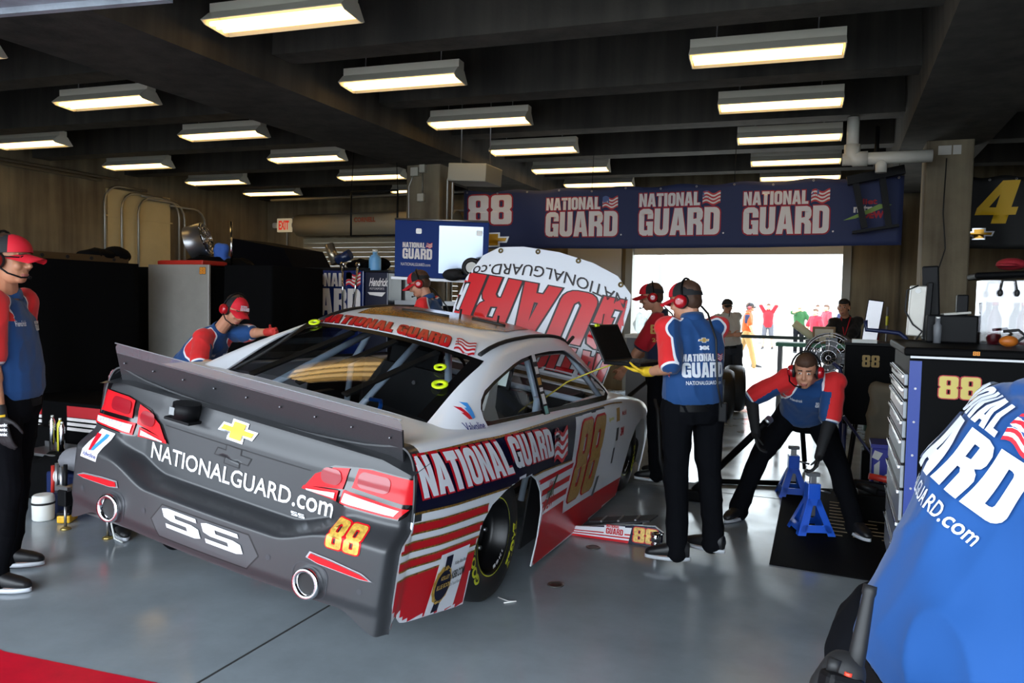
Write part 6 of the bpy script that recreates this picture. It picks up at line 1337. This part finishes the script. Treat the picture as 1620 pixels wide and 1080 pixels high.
decal_flat([(block('88', .05, gap=.08).fit(-.005, -.005, .19, .12), 0, 0), (block('88', gap=.08).fit(0, 0, .18, .11), 1, 1)], (.135, -.002, 1.18), (1, 0, 0), (0, 0, 1), [mat('case_red', 'a81c24', .5), mat('chest_gold', 'c9b45c', .5)], 'number', t); decal_flat([(block('88').fit(0, 0, .03, .02), 0)], (.27, -.041, 1.40), (1, 0, 0), (0, 0, 1), [mat('orange_number', 'e08a1c', .5)], 'small_number', t)
t = thing('charger_unit', 'silver upright electronic unit with coiled cable on the tool chest', 'charger', (.45, 5.25, 1.43)); MB().box((0, 0, .18), (.085, .1, .30), 0, (0, .04, 0), .006).build('case', ALU, t); MB().box((.058, 0, .18), (.03, .12, .34), 0, (0, .04, 0), .006).build('back', BPLAST, t); MB().lathe([(.012, 0), (.016, 0), (.016, .006)], (0, -.052, .3), (0, -1, 0), n=14).build('dial', WPLAST, t); MB().tube([(0, -.055, .33), (-.06, -.06, .3), (-.065, -.06, .18), (-.02, -.06, .1), (.03, -.06, .06), (.0, -.06, .01)], .005).build('cable', BLACK, t)
t = thing('printer', 'black boxy printer with raised lid on the tool chest', 'printer', (.655, 5.2, 1.43)); MB().bb(-.16, .1, -.1, .16, 0, .16, bev=.01).build('body', BPLAST, t); MB().box((-.13, .08, .30), (.09, .03, .30), 0, (0, -.06, 0), .01).build('raised_lid', BPLAST, t); MB().box((0, .05, .17), (.14, .16, .012), 0, (0, -.1, 0)).build('paper', mat('paper', 'b9b6ae', .7), t); MB().bb(.0, .06, 0, .06, .16, .28, bev=.008).build('top_unit', BPLAST, t)
for k, (x, lb) in enumerate(((.545, 'grey torch standing on the tool chest left of the printer'),)):
    t = thing('torch', lb, 'torch', (x, 5.05, 1.43)); MB().lathe([(.02, 0), (.022, .1), (.014, .11), (.014, .14)], n=14).build('barrel', GREYP, t); MB().cyl((0, 0, .14), (0, 0, .15), .012).build('tip', WPLAST, t)
t = thing('display_case', 'clear acrylic case with added dark red reflection shapes on the tool chest at the right edge', 'acrylic case', (.98, 5.05, 1.43)); AC = glass('acrylic', 'f2f2f4', .1, .03)
for a in ((-.22, .4, -.004, 0, 0, .36), (-.22, .4, .2, .204, 0, .36), (-.224, -.22, 0, .2, 0, .36), (.4, .404, 0, .2, 0, .36), (.08, .084, 0, .2, 0, .36)): MB().bb(*a).build('pane', AC, t)
MB().box((.09, .1, .40), (.72, .30, .035), 0, (0, -.05, 0), .012).build('canopy_top', BLKPAINT, t)
for k in range(4):  # bottle shapes added to stand in for reflections inside the clear case
    o = thing('reflection_bottle', 'added dark red bottle for reflections inside the acrylic case, %s from the left' % ['first', 'second', 'third', 'fourth'][k], 'bottle', (.84+.14*k, 5.15, 1.43), group='reflection shapes in the acrylic case'); MB().lathe([(.032, 0), (.035, .02), (.035, .15), (.014, .20), (.014, .22)], n=16).build('bottle', mat('dark_red_reflection', '5a0f18', .3), o); MB().cyl((0, 0, .22), (0, 0, .24), .016).build('cap', mat('tray_red', 'b02418', .5), o)
for k, (x, y) in enumerate(((.90, 5.12), (1.06, 5.16))):
    mb = MB(); mb.ell((0, 0, .02), (.075, .07, .035)); mb.ell((-.03, -.06, .01), (.06, .05, .008)); r_ = remesh(mb, .006, 2, 'cap'); r_.materials.append(mat('dark_cap_red', '8a1420', .7)); tag(link('baseball_hat', r_, None, (x, y, 1.862+.008*k)), 'red cap on the black top of the acrylic case, '+('left' if not k else 'right')+' one', 'cap')
t = thing('headset', 'folded black headset hanging in the acrylic case', 'headset', (.88, 5.04, 1.73)); MB().tube([(-.04, -.01, 0), (-.03, -.01, .06), (.03, -.01, .06), (.04, -.01, 0)], .005).build('headband', BLACK, t)
for x in (-.04, .04): MB().ell((x, -.01, -.01), (.014, .012, .02)).build('ear_cup', BLACK, t)
t = thing('grinder', 'small tool with orange body on the tool chest in front of the acrylic case', 'tool', (.86, 4.85, 1.43)); MB().ell((0, 0, .03), (.045, .03, .03)).build('body', mat('orange_tool', 'b8641c', .45), t); MB().tube([(.04, 0, .03), (.08, .02, .06), (.05, .04, .09), (-.02, .04, .08)], .008).build('cord', BLACK, t)
t = thing('folding_seat', 'chrome framed black seat back with clear plastic bag at the tool chest', 'seat', (.62, 4.25, 0)); MB().tube([(-.12, 0, .5), (-.12, 0, .98), (-.09, 0, 1.02), (.05, 0, 1.04), (.1, 0, 1.0)], .014).build('frame', CHROME, t); MB().box((.02, .03, .90), (.2, .02, .26), 0, None, .008).build('back', BPLAST, t); MB().bb(-.14, .22, -.15, .12, .44, .5, bev=.02).build('seat', BPLAST, t)
for x in (-.12, .2):
    for y in (-.13, .1): MB().cyl((x, y, 0), (x, y, .45), .012).build('leg', CHROME, t)
MB().box((.10, .0, 1.09), (.2, .03, .16), 0, (.3, .5, 0), .01).build('plastic_bag', glass('clear_bag', 'e8ecf0', .3, .12), t)
# second cabinet, hoop, boards
t = thing('parts_cabinet', 'black cabinet with gold 88 standing behind the stooping man', 'cabinet', (.36, 7.75, 0)); MB().bb(-.26, .26, -.15, .35, .58, 1.29, bev=.008).build('body', BLKPAINT, t); MB().bb(-.27, .27, -.16, .36, 1.29, 1.315).build('top', BPLAST, t)
for x in (-.24, .24):
    for y in (-.13, .33): MB().cyl((x, y, 0), (x, y, .6), .018).build('leg', mat('dark_blue_tube', '1a2450', .4), t)
decal_flat([(block('88', gap=.08).fit(0, 0, .14, .105), 0)], (-.12, -.152, 1.10), (1, 0, 0), (0, 0, 1), [mat('dull_gold', '9a7a3a', .5)], 'number', t)
t = thing('tablet_board', 'white screen propped upright on the black cabinet', 'screen', (.31, 7.6, 1.315)); MB().box((0, 0, .19), (.13, .02, .38), 0, (0, .12, 0), .006).build('panel', BPLAST, t); MB().box((-.0, -.012, .19), (.115, .004, .36), 0, (0, .12, 0)).build('display', mat('white_screen', 'd2d4d8', .3, emit='eef2ff', es=.35), t); MB().bb(-.16, .04, -.08, .06, 0, .03).build('base', WPLAST, t)
t = thing('cart_hoop', 'dark blue bent tube rail of a cart beside the black cabinet', 'rail', (.5, 7.2, 0)); MB().tube([(-.26, 0, 1.52), (-.25, 0, 1.44), (-.1, 0, 1.43), (.0, 0, 1.42), (.05, 0, 1.38), (.07, 0, 1.30), (.07, 0, 0)], .018).build('rail', mat('dark_blue_tube', '1a2450', .4), t); MB().tube([(-.42, 0, 0), (-.42, 0, 1.0), (-.44, 0, 1.1), (-.5, 0, 1.15)], .016).build('second_rail', mat('dark_blue_tube', '1a2450', .4), t); MB().tube([(-.40, 0, .7), (-.1, 0, .3), (.07, 0, .7)], .014).build('brace', mat('dark_blue_tube', '1a2450', .4), t)
mb = MB(); mb.box((0, 0, .3), (.24, .18, .6), 0, None, .06); r_ = remesh(mb, .02, 4, 'bag', 6, .02); r_.materials.append(mat('canvas_grey', '6f6656', .85)); tag(link('canvas_bag', r_, None, (.42, 7.45, .38)), 'grey canvas bag slung under the black cabinet', 'bag'); tag(MB().bb(.26, .58, 7.32, 7.6, 0, .40, bev=.02).build('crate', BLKPAINT), 'black crate on the floor under the grey canvas bag', 'crate')
t = thing('blue_crate', 'royal blue crate with white marks on the floor beside the tool chest', 'crate', (.46, 7.0, 0)); MB().bb(-.14, .16, -.1, .2, 0, .5, bev=.012).build('box', mat('royal_blue', '2a2f9a', .4), t); MB().bb(-.15, .17, -.11, .21, .5, .53).build('rim', mat('royal_blue', '2a2f9a', .4), t); decal_flat([(P_((.02, .1), (.06, .1), (.06, .4), (.02, .36)), 0), (P_((.09, .1), (.11, .1), (.12, .3), (.09, .28)), 0), (P_((.0, .42), (.05, .40), (.08, .46), (.02, .48)), 0)], (-.14, -.101, 0), (1, 0, 0), (0, 0, 1), [WPLAST], 'mark', t)
t = thing('tool_stack', 'black tools with a red handle piled on a low stand by the tool chest', 'tools', (.35, 6.6, 0)); MB().bb(-.14, .22, -.12, .12, 0, .2, bev=.01).build('stand', BLKPAINT, t); MB().box((.0, 0, .25), (.36, .07, .06), 0, (0, .08, 0), .02).build('black_tool', BPLAST, t); MB().cyl((-.06, -.02, .33), (.22, 0, .29), .025).build('red_handle', mat('tray_red', 'b02418', .5), t); MB().cyl((-.16, 0, .26), (.0, -.05, .22), .03).build('hose', BLACK, t)
drum_fan('black rimmed drum fan behind the head of the stooping man', (-.02, 8.4, 1.12), (math.radians(88), 0, math.radians(-12)), .25, .18)
t = thing('fan_stand', 'dark tube stand carrying the drum fan', 'stand', (-.02, 8.4, 0))
for s in (-1, 1): MB().tube([(s*.25, 0, 1.12), (s*.27, 0, .6), (s*.2, -.2, .02)], .016).build('leg', BPLAST, t); MB().tube([(s*.26, 0, .7), (s*.2, .22, .02)], .014).build('strut', BPLAST, t)
t = thing('green_bench', 'green topped bench with clutter outside beside the door', 'bench', (-.2, 10.9, 0)); MB().bb(-.5, .42, -.15, .25, 1.10, 1.15).build('top', mat('green_top', '2f7a5c', .5), t)
for x in (-.45, .38): MB().bb(x-.025, x+.025, -.1, .2, 0, 1.1).build('leg', GREYP, t)
t = thing('white_tube', 'open ended white tube leaning up from the green bench', 'tube', (-.36, 10.9, 1.15)); MB().lathe([(.05, 0), (.05, .34), (.042, .34), (.042, .02)], (.14, 0, .05), (-.72, 0, .55), n=20).build('tube', mat('cream_tube', 'd8d2ae', .5), t)
MB().bb(.02, .2, -.05, .1, .0, .05).build('rest', GREYP, t)
t = thing('picture_box', 'small wooden framed box on the green bench', 'box', (-.12, 10.9, 1.15)); MB().bb(-.14, .14, -.05, .05, 0, .22, bev=.01).build('frame', mat('wood', '7a5a30', .5), t); MB().bb(-.11, .11, -.054, -.05, .03, .19).build('panel', mat('pale_label', 'c8c0a8', .6), t)
t = thing('bar_stool', 'dark stool under the seated man in black', 'stool', (.19, 11.88, 0)); MB().lathe([(.17, .76), (.18, .78), (.18, .81), (.16, .82)], n=24).build('seat', BPLAST, t)
for k in range(4): a = PI/4+k*PI/2; MB().cyl((.12*math.cos(a), .12*math.sin(a), .77), (.2*math.cos(a), .2*math.sin(a), 0), .014).build('leg', STEEL, t)
MB().lathe([(.165, .28), (.175, .28), (.175, .295), (.165, .295), (.165, .28)], cap=False, n=24).build('foot_ring', STEEL, t)
t = thing('rubbish_bin', 'dark green bin behind the black cabinet by the door', 'bin', (.55, 11.35, 0)); MB().lathe([(.15, 0), (.19, .62), (.2, .64), (.19, .66)], n=24).build('tub', mat('bin_green', '1f4a34', .5), t); MB().lathe([(.19, .66), (.17, .70), (.05, .72)], n=24).build('lid', mat('bin_green', '1f4a34', .5), t)
t = thing('fire_extinguisher', 'red extinguisher on the back wall right of the door', 'extinguisher', (.62, 14.15, 1.1)); MB().lathe([(.06, 0), (.065, .02), (.065, .36), (.03, .42)], n=18).build('cylinder', REDP, t); MB().box((0, 0, .45), (.1, .03, .05)).build('valve', BPLAST, t); MB().bb(-.04, .04, .05, .15, .1, .3).build('bracket', STEEL, t)
t = thing('marker_pole', 'thin grey pole with yellow band standing by the back wall', 'pole', (.78, 13.9, 0)); MB().cyl((0, 0, 0), (0, 0, 1.65), .016).build('pole', GREYP, t); MB().cyl((0, 0, 1.35), (0, 0, 1.5), .02).build('band', YEL, t); MB().cyl((0, 0, 0), (0, 0, .03), .1).build('foot', BLACK, t)
for k, (y, lb) in enumerate(((11.5, 'spare black tyre standing behind the man with the laptop, nearer one'), (12.0, 'spare black tyre standing behind the man with the laptop, farther one'))):
    t = thing('racing_slick', lb, 'tyre', (-1.44+.06*k, y-.0+.35*k, .355)); MB().lathe([(.2, -.12), (.32, -.14), (.352, -.09), (.352, .09), (.32, .14), (.2, .12), (.2, -.12)], (0, 0, 0), (1, .2, 0), cap=False, n=36).build('tyre', TYRE, t); MB().lathe([(.2, .1), (.18, .05), (.05, .04), (.001, .05)], (0, 0, 0), (1, .2, 0), cap=False, n=30).build('rim', RIM, t)
t = thing('side_table', 'white topped grey cabinet with clear bags beyond the raised hood', 'table', (-2.15, 9.6, 0)); MB().bb(-.2, .3, -.2, .3, .05, 1.2, bev=.01).build('body', GREYP, t); MB().bb(-.22, .32, -.22, .32, 1.2, 1.24).build('top', WPLAST, t)
for k, x in enumerate((-.08, .06)): mb = MB(); mb.ell((0, 0, .13), (.08, .08, .14)); r_ = remesh(mb, .012, 1, 'bag', 14, .02); r_.materials.append(glass('crinkled_bag', 'dfe6ea', .4, .15)); tag(link('plastic_bag', r_, None, (-2.15+x, 9.6, 1.24)), 'crinkled clear bag on the white topped cabinet, '+('left' if not k else 'right')+' one', 'bag')
t = thing('belt_barrier', 'dark belt barrier with two posts across the doorway outside', 'barrier', (-1.2, 14.9, 0)); MB().bb(-.95, .95, -.004, .004, 1.03, 1.09).build('belt', mat('dark_belt', '1c2a28', .6), t)
for x in (-.95, .95): MB().cyl((x, 0, 0), (x, 0, 1.12), .03).build('post', BPLAST, t); MB().cyl((x, 0, 0), (x, 0, .03), .16).build('foot', BPLAST, t)
# radio and glove on the near man's belt
RX = thing('two_way_radio', 'black two way radio with stubby aerial on the belt of the near man', 'radio', (.022, 1.12, 1.075), rot=(math.radians(-10), math.radians(14), math.radians(25)))
MB().box((0, 0, 0), (.055, .034, .105), 0, None, .008).build('case', BPLAST, RX); MB().lathe([(.011, .05), (.011, .09), (.008, .16), (.0095, .165), (.009, .175)], (.017, .004, 0), n=14).build('aerial', BLACK, RX); MB().cyl((-.014, .002, .05), (-.014, .002, .068), .009).build('knob', BLACK, RX); MB().cyl((.0, -.012, .052), (.0, -.012, .057), .005).build('orange_button', mat('orange_button', 'd8402c', .4), RX)
mb = MB()
for i in range(4):
    for j in range(3): mb.box((-.012+.012*j, -.018, .005-.013*i), (.007, .003, .006))
mb.build('keypad', mat('key_grey', '4c4c50', .4), RX); MB().box((0, -.018, .03), (.034, .002, .02)).build('display', mat('radio_screen', '2a1614', .2), RX)
o = MB().tube([(.04, 1.12, 1.085), (.065, 1.10, 1.12), (.11, 1.08, 1.11), (.16, 1.06, 1.07), (.22, 1.06, 1.0)], .003).build('radio_cord', BLACK); tag(o, 'thin black cord from the radio across the blue shirt of the near man', 'cord')
mb = MB(); hand(mb, (.02, 1.15, 1.11), (-.3, -.1, -1), (1, 0, 0), 1., .5, 1); limb(mb, (.03, 1.15, 1.12), (.02, 1.15, 1.09), .03, .035); r_ = remesh(mb, .005, 2, 'glove'); r_.materials.append(BG); t = link('work_glove', r_); tag(t, 'black work glove tucked behind the radio on the belt', 'glove')
decal_proj([(font('Mechanix', .03).fit(0, 0, .05, .014), 0)], (-.035, .9, 1.06), (1, 0, .5), (-.4, 0, 1), bvh_of(r_), [PW], 'glove_print', t, .001, 1., .02, d=(0, 1, 0))
